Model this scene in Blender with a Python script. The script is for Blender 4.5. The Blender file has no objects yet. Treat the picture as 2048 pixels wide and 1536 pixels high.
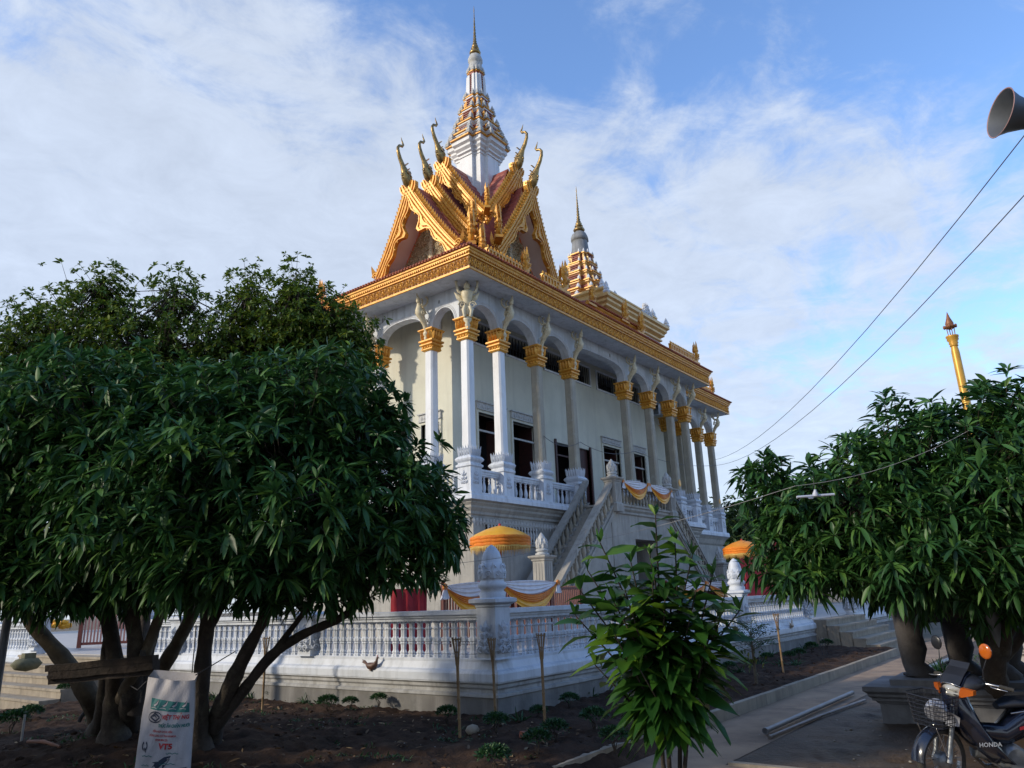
import bpy, math, random
import numpy as np
from mathutils import Matrix, Vector, Euler
random.seed(7); rng = np.random.default_rng(7)
S = bpy.context.scene; C = S.collection
PI = math.pi
# ---------------------------------------------------------------- camera
f_, yaw_, pit_, rol_, EYE = 1483.1, 0.644696, 0.284275, -0.037792, 1.65
_F = np.array([math.cos(yaw_)*math.cos(pit_), math.sin(yaw_)*math.cos(pit_), math.sin(pit_)])
_R0 = np.array([math.sin(yaw_), -math.cos(yaw_), 0.0]); _U0 = np.cross(_R0, _F)
_R = math.cos(rol_)*_R0 + math.sin(rol_)*_U0; _U = -math.sin(rol_)*_R0 + math.cos(rol_)*_U0
cam = bpy.data.cameras.new("camera"); camo = bpy.data.objects.new("camera", cam); C.objects.link(camo)
m = Matrix.Identity(4)
for i in range(3):
    m[i][0] = _R[i]; m[i][1] = _U[i]; m[i][2] = -_F[i]
m[2][3] = EYE
camo.matrix_world = m
cam.sensor_width = 36; cam.lens = f_/2048*36; cam.clip_start = 0.05; cam.clip_end = 3000
S.camera = camo
# ---------------------------------------------------------------- sky, sun, exposure
SUN_AZ, SUN_EL = math.radians(150), math.radians(24)      # azimuth counted from +X towards +Y
w = bpy.data.worlds.new("World"); S.world = w; w.use_nodes = True
nt = w.node_tree; nt.nodes.clear()
def wn(t, **k):
    n = nt.nodes.new(t)
    for a, b in k.items(): setattr(n, a, b)
    return n
L = nt.links.new
sky = wn('ShaderNodeTexSky', sky_type='NISHITA', sun_disc=False)
sky.sun_elevation = SUN_EL; sky.sun_rotation = math.radians(90)-SUN_AZ; sky.air_density = 1.0; sky.dust_density = 0.6; sky.ozone_density = 2.0
tc = wn('ShaderNodeTexCoord'); sep = wn('ShaderNodeSeparateXYZ'); L(tc.outputs['Generated'], sep.inputs[0])
mz = wn('ShaderNodeMath', operation='MAXIMUM'); mz.inputs[1].default_value = 0.04; L(sep.outputs[2], mz.inputs[0])
ad = wn('ShaderNodeMath', operation='ADD'); ad.inputs[1].default_value = 0.10; L(mz.outputs[0], ad.inputs[0])
dx = wn('ShaderNodeMath', operation='DIVIDE'); L(sep.outputs[0], dx.inputs[0]); L(ad.outputs[0], dx.inputs[1])
dy = wn('ShaderNodeMath', operation='DIVIDE'); L(sep.outputs[1], dy.inputs[0]); L(ad.outputs[0], dy.inputs[1])
cb = wn('ShaderNodeCombineXYZ'); L(dx.outputs[0], cb.inputs[0]); L(dy.outputs[0], cb.inputs[1])
def wnoise(scale, detail, rough, dist=0.0, off=(0, 0, 0), sc=(1, 1, 1)):
    mp = wn('ShaderNodeMapping'); mp.inputs['Location'].default_value = off; mp.inputs['Scale'].default_value = sc
    mp.inputs['Rotation'].default_value = (0, 0, 0.5)
    L(cb.outputs[0], mp.inputs[0]); n = wn('ShaderNodeTexNoise'); L(mp.outputs[0], n.inputs['Vector'])
    n.inputs['Scale'].default_value = scale; n.inputs['Detail'].default_value = detail; n.inputs['Roughness'].default_value = rough; n.inputs['Distortion'].default_value = dist
    return n
def wmath(op, a, b):
    n = wn('ShaderNodeMath', operation=op)
    for i, v in enumerate((a, b)):
        if isinstance(v, (int, float)): n.inputs[i].default_value = v
        else: L(v, n.inputs[i])
    return n.outputs[0]
big = wnoise(0.55, 3, 0.5, 0.3, off=(3.1, 1.4, 0)); fine = wnoise(2.3, 10, 0.62, 0.5, off=(0.4, 2.2, 0), sc=(1, 1.5, 1)); puff = wnoise(6.0, 9, 0.68, 0.5)
# more cloud towards the left (+Y) and the horizon, clear blue to the right above
lr = wmath('SUBTRACT', wmath('MULTIPLY', sep.outputs[1], 0.75), wmath('MULTIPLY', sep.outputs[0], 0.42))
hz = wmath('MULTIPLY', wmath('SUBTRACT', 0.60, sep.outputs[2]), 0.85)
s1 = wmath('ADD', wmath('MULTIPLY', big.outputs[0], 0.8), wmath('MULTIPLY', fine.outputs[0], 0.85))
s1 = wmath('ADD', s1, wmath('MULTIPLY', puff.outputs[0], 0.42))
s1 = wmath('ADD', s1, wmath('MULTIPLY', lr, 0.40)); s1 = wmath('ADD', s1, hz)
mr = wn('ShaderNodeMapRange', interpolation_type='SMOOTHSTEP'); L(s1, mr.inputs['Value'])
mr.inputs['From Min'].default_value = 0.92; mr.inputs['From Max'].default_value = 1.24; mr.inputs['To Min'].default_value = 0.0; mr.inputs['To Max'].default_value = 0.86
shade = wn('ShaderNodeMapRange'); L(puff.outputs[0], shade.inputs['Value'])
shade.inputs['From Min'].default_value = 0.3; shade.inputs['From Max'].default_value = 0.7; shade.inputs['To Min'].default_value = 0.9; shade.inputs['To Max'].default_value = 1.08
cc = wn('ShaderNodeVectorMath', operation='SCALE'); cc.inputs[0].default_value = (3.55, 3.95, 4.6); L(shade.outputs[0], cc.inputs['Scale'])
tint = wn('ShaderNodeMix', data_type='RGBA', blend_type='MULTIPLY'); tint.inputs[0].default_value = 1.0
L(sky.outputs[0], tint.inputs[6]); tint.inputs[7].default_value = (1.22, 1.40, 1.66, 1)
mx = wn('ShaderNodeMix', data_type='RGBA'); L(mr.outputs[0], mx.inputs[0]); L(tint.outputs[2], mx.inputs[6]); L(cc.outputs[0], mx.inputs[7])
bg = wn('ShaderNodeBackground'); L(mx.outputs[2], bg.inputs[0]); bg.inputs[1].default_value = 0.12
wo = wn('ShaderNodeOutputWorld'); L(bg.outputs[0], wo.inputs[0])
sl = bpy.data.lights.new("sun", 'SUN'); sl.energy = 2.0; sl.angle = math.radians(3.0); sl.color = (1.0, 0.88, 0.70)
so = bpy.data.objects.new("sun", sl); C.objects.link(so)
sd = Vector((math.cos(SUN_AZ)*math.cos(SUN_EL), math.sin(SUN_AZ)*math.cos(SUN_EL), math.sin(SUN_EL)))
so.rotation_euler = sd.to_track_quat('Z', 'Y').to_euler(); so.location = (-20, 10, 20)
S.view_settings.view_transform = 'Standard'; S.view_settings.look = 'None'; S.view_settings.gamma = 1
S.view_settings.exposure = 0.70
S.render.engine = 'CYCLES'; S.cycles.max_bounces = 5; S.cycles.transparent_max_bounces = 6
# ---------------------------------------------------------------- helpers
def ray(x, y): return _F + _R*(x-1024)/f_ - _U*(y-768)/f_
def at(x, y, D): return np.array([0, 0, EYE]) + D*ray(x, y)           # a point D metres in front, for measuring off the photograph
def gnd(x, y, z=0.0):
    d = ray(x, y); return np.array([0, 0, EYE]) + d*(z-EYE)/d[2]
def T(x, y, z): return Matrix.Translation((x, y, z))
def Rz(a): return Matrix.Rotation(a, 4, 'Z')
def Rx(a): return Matrix.Rotation(a, 4, 'X')
def Ry(a): return Matrix.Rotation(a, 4, 'Y')
def Sc(x, y=None, z=None):
    y = x if y is None else y; z = x if z is None else z
    return Matrix.Diagonal((x, y, z, 1))
class MB:
    def __init__(s): s.v = []; s.f = []; s.n = 0; s.sm = []
    def add(s, V, Fc, M=None, smooth=False):
        V = np.asarray(V, float).reshape(-1, 3)
        if M is not None:
            A = np.array(M); V = V @ A[:3, :3].T + A[:3, 3]
        s.v.append(V); o = s.n; s.f.extend([tuple(int(i)+o for i in q) for q in Fc]); s.sm.extend([smooth]*len(Fc)); s.n += len(V); return s
    def box(s, x0, y0, z0, x1, y1, z1, M=None):
        V = [(x, y, z) for z in (z0, z1) for y in (y0, y1) for x in (x0, x1)]
        return s.add(V, [(0, 2, 3, 1), (4, 5, 7, 6), (0, 1, 5, 4), (2, 6, 7, 3), (0, 4, 6, 2), (1, 3, 7, 5)], M)
    def cbox(s, c, d, M=None): return s.box(c[0]-d[0]/2, c[1]-d[1]/2, c[2]-d[2]/2, c[0]+d[0]/2, c[1]+d[1]/2, c[2]+d[2]/2, M)
    def rings(s, R_, closed=True, caps=(True, True), smooth=False, M=None):
        k = len(R_[0]); V = np.concatenate([np.asarray(r, float) for r in R_]); Fc = []
        kk = k if closed else k-1
        for i in range(len(R_)-1):
            for j in range(kk):
                a = i*k+j; b = i*k+(j+1) % k; Fc.append((a, b, b+k, a+k))
        s.add(V, Fc, M, smooth)
        if closed and caps[0]: s.add(R_[0], [tuple(range(k-1, -1, -1))], M)
        if closed and caps[1]: s.add(R_[-1], [tuple(range(k))], M)
        return s
    def lathe(s, prof, n=12, M=None, smooth=True, star=0.0, caps=(True, True), rot=0.0):
        a = np.arange(n)*2*PI/n+rot; k = 1-star*(np.arange(n) % 2)
        return s.rings([np.stack([r*k*np.cos(a), r*k*np.sin(a), np.full(n, z)], 1) for r, z in prof], caps=caps, smooth=smooth, M=M)
    def sq(s, prof, M=None):         # square in plan, r = half side
        return s.rings([[(-r, -r, z), (r, -r, z), (r, r, z), (-r, r, z)] for r, z in prof], M=M)
    def plan(s, poly, prof, M=None, caps=(True, True)):
        P = np.asarray(poly, float); return s.rings([np.column_stack([P*r, np.full(len(P), z)]) for r, z in prof], M=M, caps=caps)
    def rect(s, x0, y0, x1, y1, prof, M=None, caps=(True, True)):    # prof = (outward offset, z)
        return s.rings([[(x0-o, y0-o, z), (x1+o, y0-o, z), (x1+o, y1+o, z), (x0-o, y1+o, z)] for o, z in prof], M=M, caps=caps)
    def tube(s, P, r, n=8, M=None, smooth=True, flat=1.0):
        P = np.asarray(P, float); r = np.broadcast_to(np.asarray(r, float), (len(P),))
        t = np.gradient(P, axis=0) if len(P) > 2 else np.repeat((P[1]-P[0])[None], 2, 0)
        t /= np.linalg.norm(t, axis=1)[:, None]+1e-9
        u = np.cross(t[0], (0, 0, 1)); 
        if np.linalg.norm(u) < 1e-3: u = np.cross(t[0], (1, 0, 0))
        u /= np.linalg.norm(u); a = np.arange(n)*2*PI/n; out = []
        for i in range(len(P)):
            u = u-t[i]*(u@t[i]); u /= np.linalg.norm(u)+1e-9; v = np.cross(t[i], u)
            out.append(P[i]+r[i]*(np.cos(a)[:, None]*u*flat+np.sin(a)[:, None]*v))
        return s.rings(out, smooth=smooth, M=M)
    def ball(s, c, r, n=8, M=None):
        r = (r, r, r) if isinstance(r, (int, float)) else r; k = max(3, n//2)
        pr = [(math.sin(PI*i/k), -math.cos(PI*i/k)) for i in range(k+1)]; pr[0] = (0.02, -1); pr[-1] = (0.02, 1)
        MM = T(*c) @ Sc(*r)
        if M is not None: MM = M @ MM
        return s.lathe(pr, n, MM)
    def poly(s, P, M=None): return s.add(P, [tuple(range(len(P)))], M)
    def slab(s, P2, z0, z1, M=None):       # extruded outline in XY
        A = [(x, y, z0) for x, y in P2]; B = [(x, y, z1) for x, y in P2]
        return s.rings([A, B], M=M)
    def build(s, name, mat, parent=None, smooth=None, loc=None):
        me = bpy.data.meshes.new(name)
        V = np.concatenate(s.v) if s.v else np.zeros((0, 3))
        me.from_pydata(V.tolist(), [], s.f)
        if isinstance(smooth, bool): sm = [smooth]*len(s.f)
        else: sm = s.sm
        me.polygons.foreach_set('use_smooth', sm)
        me.materials.append(mat); me.update()
        return link(name, me, parent, loc)
def link(name, me, parent=None, loc=None):
    o = bpy.data.objects.new(name, me); C.objects.link(o)
    if parent is not None: o.parent = parent
    if loc is not None: o.location = loc
    return o
def tag(o, label, cat, group=None, kind=None):
    if label: o['label'] = label
    if cat: o['category'] = cat
    if group: o['group'] = group
    if kind: o['kind'] = kind
    return o
def thing(name, label, cat, loc=(0, 0, 0), rz=0.0, group=None):
    o = bpy.data.objects.new(name, None); C.objects.link(o); o.location = loc; o.rotation_euler = (0, 0, rz)
    o.empty_display_size = 0.1
    return tag(o, label, cat, group)
def struct(o): o['kind'] = 'structure'; return o
def copy_tree(o, loc=None, rz=None, parent=None, label=None, scale=None):
    c = o.copy(); C.objects.link(c)
    if parent is not None: c.parent = parent
    if loc is not None: c.location = loc
    if rz is not None: c.rotation_euler = (0, 0, rz)
    if scale is not None: c.scale = scale
    if label: c['label'] = label
    for ch in list(o.children): copy_tree(ch, parent=c)
    return c
def jit(a): return (random.random()-.5)*2*a
# ---------------------------------------------------------------- materials
def M(name, col, col2=None, scale=4.0, rough=0.6, bump=0.0, bscale=30.0, metal=0.0, streak=None, dirt=None, dscale=1.2, amt=1.0, spec=0.5, detail=5, coat=0.0):
    """procedural surface: two colours mixed by noise, optional vertical streaks and dirt patches, optional bump"""
    mt = bpy.data.materials.new(name); mt.use_nodes = True; t = mt.node_tree; t.nodes.clear(); Lk = t.links.new
    def N(ty, **k):
        n = t.nodes.new(ty)
        for a, b in k.items(): setattr(n, a, b)
        return n
    out = N('ShaderNodeOutputMaterial'); b = N('ShaderNodeBsdfPrincipled'); Lk(b.outputs[0], out.inputs[0])
    geo = N('ShaderNodeNewGeometry'); pos = geo.outputs['Position']
    def noise(sc, det=5, vec=None, ro=0.55):
        n = N('ShaderNodeTexNoise'); Lk(vec or pos, n.inputs['Vector']); n.inputs['Scale'].default_value = sc; n.inputs['Detail'].default_value = det; n.inputs['Roughness'].default_value = ro; return n.outputs[0]
    def ramp(v, a, c, lo=0.0, hi=1.0):
        r = N('ShaderNodeMapRange'); Lk(v, r.inputs[0]); r.inputs[1].default_value = a; r.inputs[2].default_value = c; r.inputs[3].default_value = lo; r.inputs[4].default_value = hi; return r.outputs[0]
    def mixc(fac, A, B):
        mm = N('ShaderNodeMix', data_type='RGBA'); Lk(fac, mm.inputs[0])
        for i, q in ((6, A), (7, B)):
            if isinstance(q, tuple): mm.inputs[i].default_value = (*q[:3], 1)
            else: Lk(q, mm.inputs[i])
        return mm.outputs[2]
    c2 = col2 if col2 else tuple(x*0.82 for x in col)
    cur = mixc(ramp(noise(scale, detail), 0.35, 0.65, 0, amt), col, c2)
    if streak:
        mp = N('ShaderNodeMapping'); Lk(pos, mp.inputs[0]); mp.inputs['Scale'].default_value = (1, 1, 0.09)
        cur = mixc(ramp(noise(streak[1], 6, mp.outputs[0], 0.65), 0.48, 0.70, 0, streak[2]), cur, streak[0])
    if dirt: cur = mixc(ramp(noise(dscale, 8, None, 0.7), 0.52, 0.72, 0, 0.85), cur, dirt)
    Lk(cur, b.inputs['Base Color']); b.inputs['Roughness'].default_value = rough; b.inputs['Metallic'].default_value = metal
    b.inputs['Specular IOR Level'].default_value = spec
    if coat: b.inputs['Coat Weight'].default_value = coat; b.inputs['Coat Roughness'].default_value = 0.08
    if bump:
        bp = N('ShaderNodeBump'); bp.inputs['Strength'].default_value = bump; bp.inputs['Distance'].default_value = 0.02
        Lk(noise(bscale, 6), bp.inputs['Height']); Lk(bp.outputs[0], b.inputs['Normal'])
    mt['bsdf'] = b.name
    return mt
WHITE = M('white_paint', (.63, .66, .71), (.52, .56, .62), 1.6, .55, .12, 25, streak=((.30, .32, .34), 5.5, .6), dirt=(.45, .47, .5), dscale=2.2)
WHITE2 = M('clean_white_paint', (.70, .71, .73), (.63, .65, .68), 1.2, .5, .06, 20, streak=((.40, .40, .41), 4.5, .5), dirt=(.55, .55, .56), dscale=1.8)
CREAM = M('cream_plaster', (.62, .61, .51), (.55, .545, .45), .9, .8, .12, 12, streak=((.42, .42, .36), 3.0, .55), dirt=(.50, .49, .42), dscale=1.1)
CEMENT = M('grey_cement_render', (.37, .35, .31), (.28, .27, .245), 1.5, .85, .3, 18, streak=((.19, .18, .165), 6.5, .75), dirt=(.42, .40, .36), dscale=1.6)
CEMCOL = M('bare_cement_column', (.42, .38, .30), (.30, .27, .215), 3.0, .85, .3, 22, streak=((.25, .235, .2), 7, .6), dirt=(.46, .44, .38), dscale=3)
GOLD = M('gold_paint', (.78, .40, .06), (.62, .27, .03), 5, .42, .15, 40, metal=0.15, dirt=(.38, .15, .03), dscale=7)
GOLD2 = M('pale_gold_paint', (.74, .50, .20), (.62, .38, .13), 5, .45, .12, 40, metal=0.1)
BRASS = M('tarnished_brass', (.40, .27, .10), (.20, .13, .055), 9, .33, .3, 60, metal=0.75, dirt=(.12, .09, .05), dscale=9)
GOLDDK = M('recess_shaded_gold', (.42, .17, .025), (.30, .11, .018), 6, .5, .2, 40)  # darker gold, recess shade of the fascia put into the colour
ROOFM = M('terracotta_tile', (.42, .11, .045), (.32, .08, .035), 6, .6, .2, 30, dirt=(.17, .05, .035), dscale=3)
MAROON = M('maroon_tile', (.33, .085, .055), (.24, .055, .04), 6, .6, .2, 30)
SALMON = M('salmon_red_paint', (.76, .25, .13), (.66, .20, .10), 3, .6)
PINK = M('pale_pink_plaster', (.86, .80, .78), (.80, .72, .70), 1.5, .7)
BRONZE = M('bronze_relief', (.66, .56, .36), (.30, .23, .13), 16, .45, .6, 40, metal=0.1)
IVORY = M('ivory_paint', (.70, .62, .44), (.56, .47, .30), 9, .5, .2, 60)
DARKIN = M('dark_interior', (.012, .010, .012), (.02, .013, .013), 2, .9)  # near-black, shade inside the openings put into the colour
MAROONW = M('maroon_wood', (.06, .018, .015), (.035, .012, .011), 8, .6)
ORN = M('grey_ornament', (.52, .52, .50), (.36, .36, .355), 12, .7, .3, 50)
IRON = M('painted_iron', (.05, .05, .055), (.03, .03, .035), 20, .5)
SLATE = M('grey_spire_cement', (.27, .28, .29), (.19, .20, .21), 3, .8, .3, 20, streak=((.12, .125, .13), 6, .7))
FLOOR = M('terrace_tiles', (.45, .42, .40), (.38, .36, .34), 2, .5, .05, 20)
# ================================================================ ornament stamps
def leaf(mb, Mx, w, h, d, curl=0.0):
    """a pointed relief leaf standing on its origin: local x across, -y out, z up"""
    V = [(-w*.30, 0, 0), (w*.30, 0, 0), (w*.5, 0, h*.45), (0, -curl, h), (-w*.5, 0, h*.45), (0, -d, h*.35), (0, -d*.5-curl*.6, h*.75), (0, -d*.7, 0)]
    mb.add(V, [(0, 7, 5, 4), (7, 1, 2, 5), (4, 5, 6, 3), (5, 2, 3, 6), (0, 1, 7), (0, 4, 3, 2, 1)], Mx)
def volute(mb, Mx, r, th=.25, turns=1.4, n=14):
    a = np.linspace(0, turns*2*PI, n); rr = r*(1-.75*a/a[-1]); P = np.column_stack([rr*np.cos(a), np.full(n, -th*r), rr*np.sin(a)])
    mb.tube(P, np.linspace(r*.2, r*.13, n), 5, Mx)
def kbach(mb, Mx, w, h, d, rows=4):
    """pointed relief of curled leaves, as on the pillars"""
    for i in range(rows):
        z = h*i/(rows+.6); k = 1-.75*i/rows; ww = w*k
        for s in (-1, 1):
            volute(mb, Mx @ T(s*ww*.27, 0, z+h*.09) @ Sc(s, 1, 1), ww*.24, .5, n=9)
            leaf(mb, Mx @ T(s*ww*.40, 0, z) @ Ry(s*.5), ww*.3, h*.26, d*.7)
        leaf(mb, Mx @ T(0, 0, z), ww*.5, h*.34, d)
    leaf(mb, Mx @ T(0, 0, h*.72), w*.22, h*.28, d*.6)
def spike(mb, x, y, z, w, h, a=0): mb.sq([(w*.5, 0), (w*.62, h*.12), (w*.4, h*.3), (w*.5, h*.4), (w*.25, h*.7), (.004, h)], T(x, y, z) @ Rz(a))
def lotus_row(mb, x0, x1, step, Mx, w, h, d, flip=False, curl=0.0):
    n = max(1, int(round((x1-x0)/step)))
    for i in range(n):
        A = Mx @ T(x0+(i+.5)*(x1-x0)/n, 0, 0)
        if flip: A = A @ Sc(1, 1, -1)
        leaf(mb, A, w, h, d, curl)
LF = lambda x: T(x, 0, 0) @ Rz(-PI/2)          # frame of a face looking to -X: local x = -Y, local y = +X
# ================================================================ the temple
temple = thing('temple', 'white temple hall with golden gables, tall spires and a columned veranda above the terrace', 'temple', (24.2, 17.9, .72))
def tp(mb, name, mat, parent=None, smooth=None):
    o = mb.build(name, mat, None, smooth); p = parent or temple
    o.parent = p
    if parent is None: o.location = (-24.2, -17.9, -.72)
    return o
X0, X1, Y0, Y1 = 16.4, 31.95, 14.0, 21.8
WX0, WX1, WY0, WY1 = 32.1, 38.5, 15.5, 20.3
FL = 4.69
# lower storey
b = MB(); b.box(X0+.05, Y0-.05, .5, 32.0, Y1, 4.0)
tp(b, 'lower_wall', CEMENT)
b = MB(); b.box(32.0, Y0+1.4, .5, 38.6, Y1-1.4, 4.0); tp(b, 'lower_wall', CEMENT)
b = MB(); b.rect(X0, Y0, 32.0, Y1, [(-.02, .5), (.25, .5), (.25, .9), (.18, .95), (.22, 1.0), (.14, 1.08), (.14, 1.2), (-.02, 1.28)]); tp(b, 'base_moulding', CEMENT)
b = MB(); b.rect(X0, Y0, 32.0, Y1, [(-.01, 3.98), (.04, 4.0), (.04, 4.06), (.09, 4.1), (.09, 4.17), (.18, 4.27), (.18, 4.33), (.25, 4.40), (.25, 4.44), (.32, 4.47)], caps=(True, False))
b.rect(WX0, WY0, WX1, WY1, [(-.01, 3.98), (.09, 4.1), (.18, 4.3), (.32, 4.44)], caps=(True, False))
tp(b, 'cornice', CEMENT)
b = MB(); b.rect(X0, Y0, 32.0, Y1, [(.32, 4.474), (.36, 4.48), (.36, 4.60), (.33, 4.63), (.33, FL)]); b.rect(32.4, WY0, WX1, WY1, [(.32, 4.45), (.36, 4.48), (.36, 4.6), (.33, FL-.004)])
tp(b, 'balcony_slab', WHITE)
b = MB()
lotus_row(b, X0, 32.0, .155, T(0, Y0-.06, 3.99), .15, .24, .05, True); tp(b, 'lotus_band', ORN); b = MB()
lotus_row(b, -Y1, -Y0, .155, LF(X0-.01) @ T(0, 0, 3.99), .15, .24, .05, True)
for i in range(len(b.v)): pass
o = tp(b, 'lotus_band', ORN)
# grille window of the lower storey
def grille(x0, x1, z0, z1, y):
    b = MB()
    b.box(x0-.08, y-.05, z0-.07, x1+.08, y+.02, z0); b.box(x0-.08, y-.05, z1, x1+.08, y+.02, z1+.06)
    fr = tp(b, 'window', CEMENT)
    b = MB(); b.box(x0, y-.018, z0, x1, y-.006, z1); tp(b, 'opening_shade', DARKIN, fr)  # near-black sheet paints the shade inside the grille opening
    b = MB(); n = int((x1-x0)/.145)
    for i in range(n):
        b.lathe([(.03, z0), (.045, z0+.06), (.025, z0+.1), (.05, (z0+z1)/2-.05), (.05, (z0+z1)/2+.05), (.025, z1-.1), (.045, z1-.05), (.03, z1)], 8, T(x0+(i+.5)*(x1-x0)/n, y-.045, 0))
    tp(b, 'grille', ORN, fr)
grille(17.0, 19.55, 3.32, 3.82, Y0-.05); grille(29.6, 31.6, 3.32, 3.82, Y0-.05)
# inner wall with its openings
def wall_with_holes(mb, x0, x1, z0, z1, holes, th, Mx):
    xs = sorted({x0, x1, *[h[0] for h in holes], *[h[1] for h in holes]})
    for a, c in zip(xs[:-1], xs[1:]):
        hs = sorted([(h[2], h[3]) for h in holes if h[0] <= a+1e-6 and h[1] >= c-1e-6]); z = z0
        for q in hs:
            if q[0] > z+1e-6: mb.box(a, 0, z, c, th, q[0], Mx)
            z = q[1]
        if z < z1-1e-6: mb.box(a, 0, z, c, th, z1, Mx)
IX0, IX1, IY0 = 17.25, 31.15, 15.4
wins = [(18.5, 19.9), (20.4, 21.8), (26.6, 28.0), (28.9, 30.3)]
vents = [(18.3, 19.9), (20.2, 21.9), (22.6, 24.0), (24.5, 25.9), (26.5, 28.2), (28.7, 30.2)]
holes = [(a, c, 4.95, 7.75) for a, c in wins]+[(23.1, 25.5, FL, 7.4)]+[(a, c, 10.2, 10.95) for a, c in vents]
lw = [(-16.75, -15.95), (-18.6, -17.4), (-20.4, -19.4)]; lv = [(-16.6, -15.9)]
lholes = [(a, c, 4.95, 7.3) for a, c in lw]+[(a, c, 10.2, 10.95) for a, c in lv]
b = MB(); wall_with_holes(b, IX0, IX1, FL, 11.2, holes, .25, T(0, IY0, 0))
wall_with_holes(b, -Y1+1.4, -IY0-.25, FL, 11.2, lholes, .25, LF(IX0))
b.box(IX1-.25, IY0+.25, FL, IX1, Y1-1.4, 11.2); b.box(IX0, Y1-1.65, FL, IX1, Y1-1.4, 11.2)
b.box(31.15, 17.0, FL, 37.5, 17.2, 11.2); b.box(37.3, 17.2, FL, 37.5, 19, 11.2)
tp(b, 'inner_wall', CREAM)
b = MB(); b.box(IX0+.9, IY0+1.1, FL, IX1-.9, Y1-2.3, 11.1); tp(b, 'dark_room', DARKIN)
def window(Mx, x0, x1, z0, z1, orn=True):
    f = MB(); t = .09
    f.box(x0-t, -.05, z0-t, x0, .12, z1+t, Mx); f.box(x1, -.05, z0-t, x1+t, .12, z1+t, Mx); f.box(x0, -.05, z1, x1, .12, z1+t, Mx); f.box(x0, -.05, z0-t, x1, .12, z0, Mx)
    fr = tp(f, 'window', CREAM)
    if orn:
        g = MB(); g.box(x0-t, -.10, z1+t, x1+t, 0, z1+t+.04, Mx); g.box(x0-t, -.07, z1+t+.04, x1+t, 0, z1+t+.25, Mx); g.box(x0-t-.03, -.12, z1+t+.25, x1+t+.03, 0, z1+t+.29, Mx)
        lotus_row(g, x0, x1, .14, Mx @ T(0, -.075, z1+t+.05), .13, .17, .03)
        for i in range(14):
            z = z0+.1+i*(z1-z0-.1)/14; leaf(g, Mx @ T(x1+t*.5, -.055, z), .07, .15, .02)
        tp(g, 'lintel', ORN, fr)
    g = MB(); g.box(x0, .03, z1-.62, x1, .07, z1-.56, Mx); g.box((x0+x1)/2-.02, .04, z0, (x0+x1)/2+.02, .08, z1-.62, Mx) if not orn else None
    tp(g, 'transom', ORN, fr)
    g = MB(); g.box(x1-.05, .16, z0, x1+.0, .75, z1, Mx); g.box(x0, .16, z0, x0+.05, .6, z1, Mx); tp(g, 'shutter', MAROONW, fr)
for a, c in wins: window(T(0, IY0, 0), a, c, 4.95, 7.75)
for a, c in lw: window(LF(IX0), a, c, 4.95, 7.3)
b = MB(); b.box(24.5, IY0+.1, FL, 25.5, IY0+.17, 7.4); b.box(23.0, IY0-.06, FL, 23.1, IY0+.1, 7.5); b.box(25.5, IY0-.06, FL, 25.6, IY0+.1, 7.5); b.box(23.1, IY0+.05, 6.9, 24.5, IY0+.1, 6.96)
tp(b, 'door', MAROONW)
def vent(Mx, x0, x1, z0=10.2, z1=10.95):
    f = MB(); f.box(x0-.07, -.05, z0-.07, x1+.07, .03, z0, Mx); f.box(x0-.07, -.05, z1, x1+.07, .03, z1+.07, Mx); f.box(x0-.07, -.05, z0, x0, .03, z1, Mx); f.box(x1, -.05, z0, x1+.07, .03, z1, Mx)
    fr = tp(f, 'vent', WHITE2)
    g = MB(); n = 9
    for i in range(n): g.box(x0+(i+.5)*(x1-x0)/n-.01, .03, z0, x0+(i+.5)*(x1-x0)/n+.01, .06, z1, Mx)
    tp(g, 'vent_bars', IRON, fr)
for a, c in vents: vent(T(0, IY0, 0), a, c)
for a, c in lv: vent(LF(IX0), a, c)
# columns
def make_column(mat):
    s = MB(); r = .165; ch = .05
    P = [(-1, -1+.3), (-1+.3, -1), (1-.3, -1), (1, -1+.3), (1, 1-.3), (1-.3, 1), (-1+.3, 1), (-1, 1-.3)]
    s.plan(P, [(r*1.05, 5.95), (r, 6.4), (r*.96, 9.45)])
    col = s.build('column', mat, temple)
    c = MB()
    c.sq([(.18, 9.36), (.23, 9.40), (.23, 9.44), (.18, 9.46)]);
    for k in range(4):
        A = Rz(k*PI/2)
        for i in range(4): c.ball((-.165+i*.11, -.2, 9.47), (.055, .06, .06), 6, A)
    c.sq([(.20, 9.50), (.27, 9.55), (.27, 9.59), (.21, 9.61), (.29, 9.66), (.29, 9.71), (.20, 9.73), (.19, 9.76), (.26, 10.0), (.21, 10.02)])
    for k in range(4):
        A = Rz(k*PI/2)
        for i in range(4): leaf(c, A @ T(-.18+i*.12, -.205, 9.74) @ Rx(.14), .115, .31, .085, .06)
    c.sq([(.28, 10.02), (.31, 10.05), (.31, 10.08), (.26, 10.09)])
    c.build('capital', GOLD, col)
    d = MB()
    d.sq([(.25, FL), (.25, 5.42), (.29, 5.45), (.29, 5.50), (.24, 5.54), (.24, 5.57), (.29, 5.62), (.31, 5.67), (.28, 5.72), (.22, 5.77), (.20, 5.80), (.22, 5.98), (.18, 6.0)])
    for k in range(4):
        A = Rz(k*PI/2)
        for i in range(5): leaf(d, A @ T(-.2+i*.1, -.215, 5.76) @ Rx(.14), .105, .32, .045, .035)
        kbach(d, A @ T(0, -.255, 4.95), .22, .40, .05, 3)
    d.build('column_base', WHITE, col)
    return col
colA = make_column(WHITE2); colB = make_column(CEMCOL)
TO = Vector((-24.2, -17.9, -.72))
cols = [16.4, 17.95, 20.05, 22.15, 26.25, 28.35, 30.4, 31.95]
lcols = [15.5, 17.9, 20.3, 21.8]; wcols = [(33.2, 15.5), (34.6, 15.5), (36.8, 15.5), (38.5, 15.5), (38.5, 17.2)]
firstA = firstB = True
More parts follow.
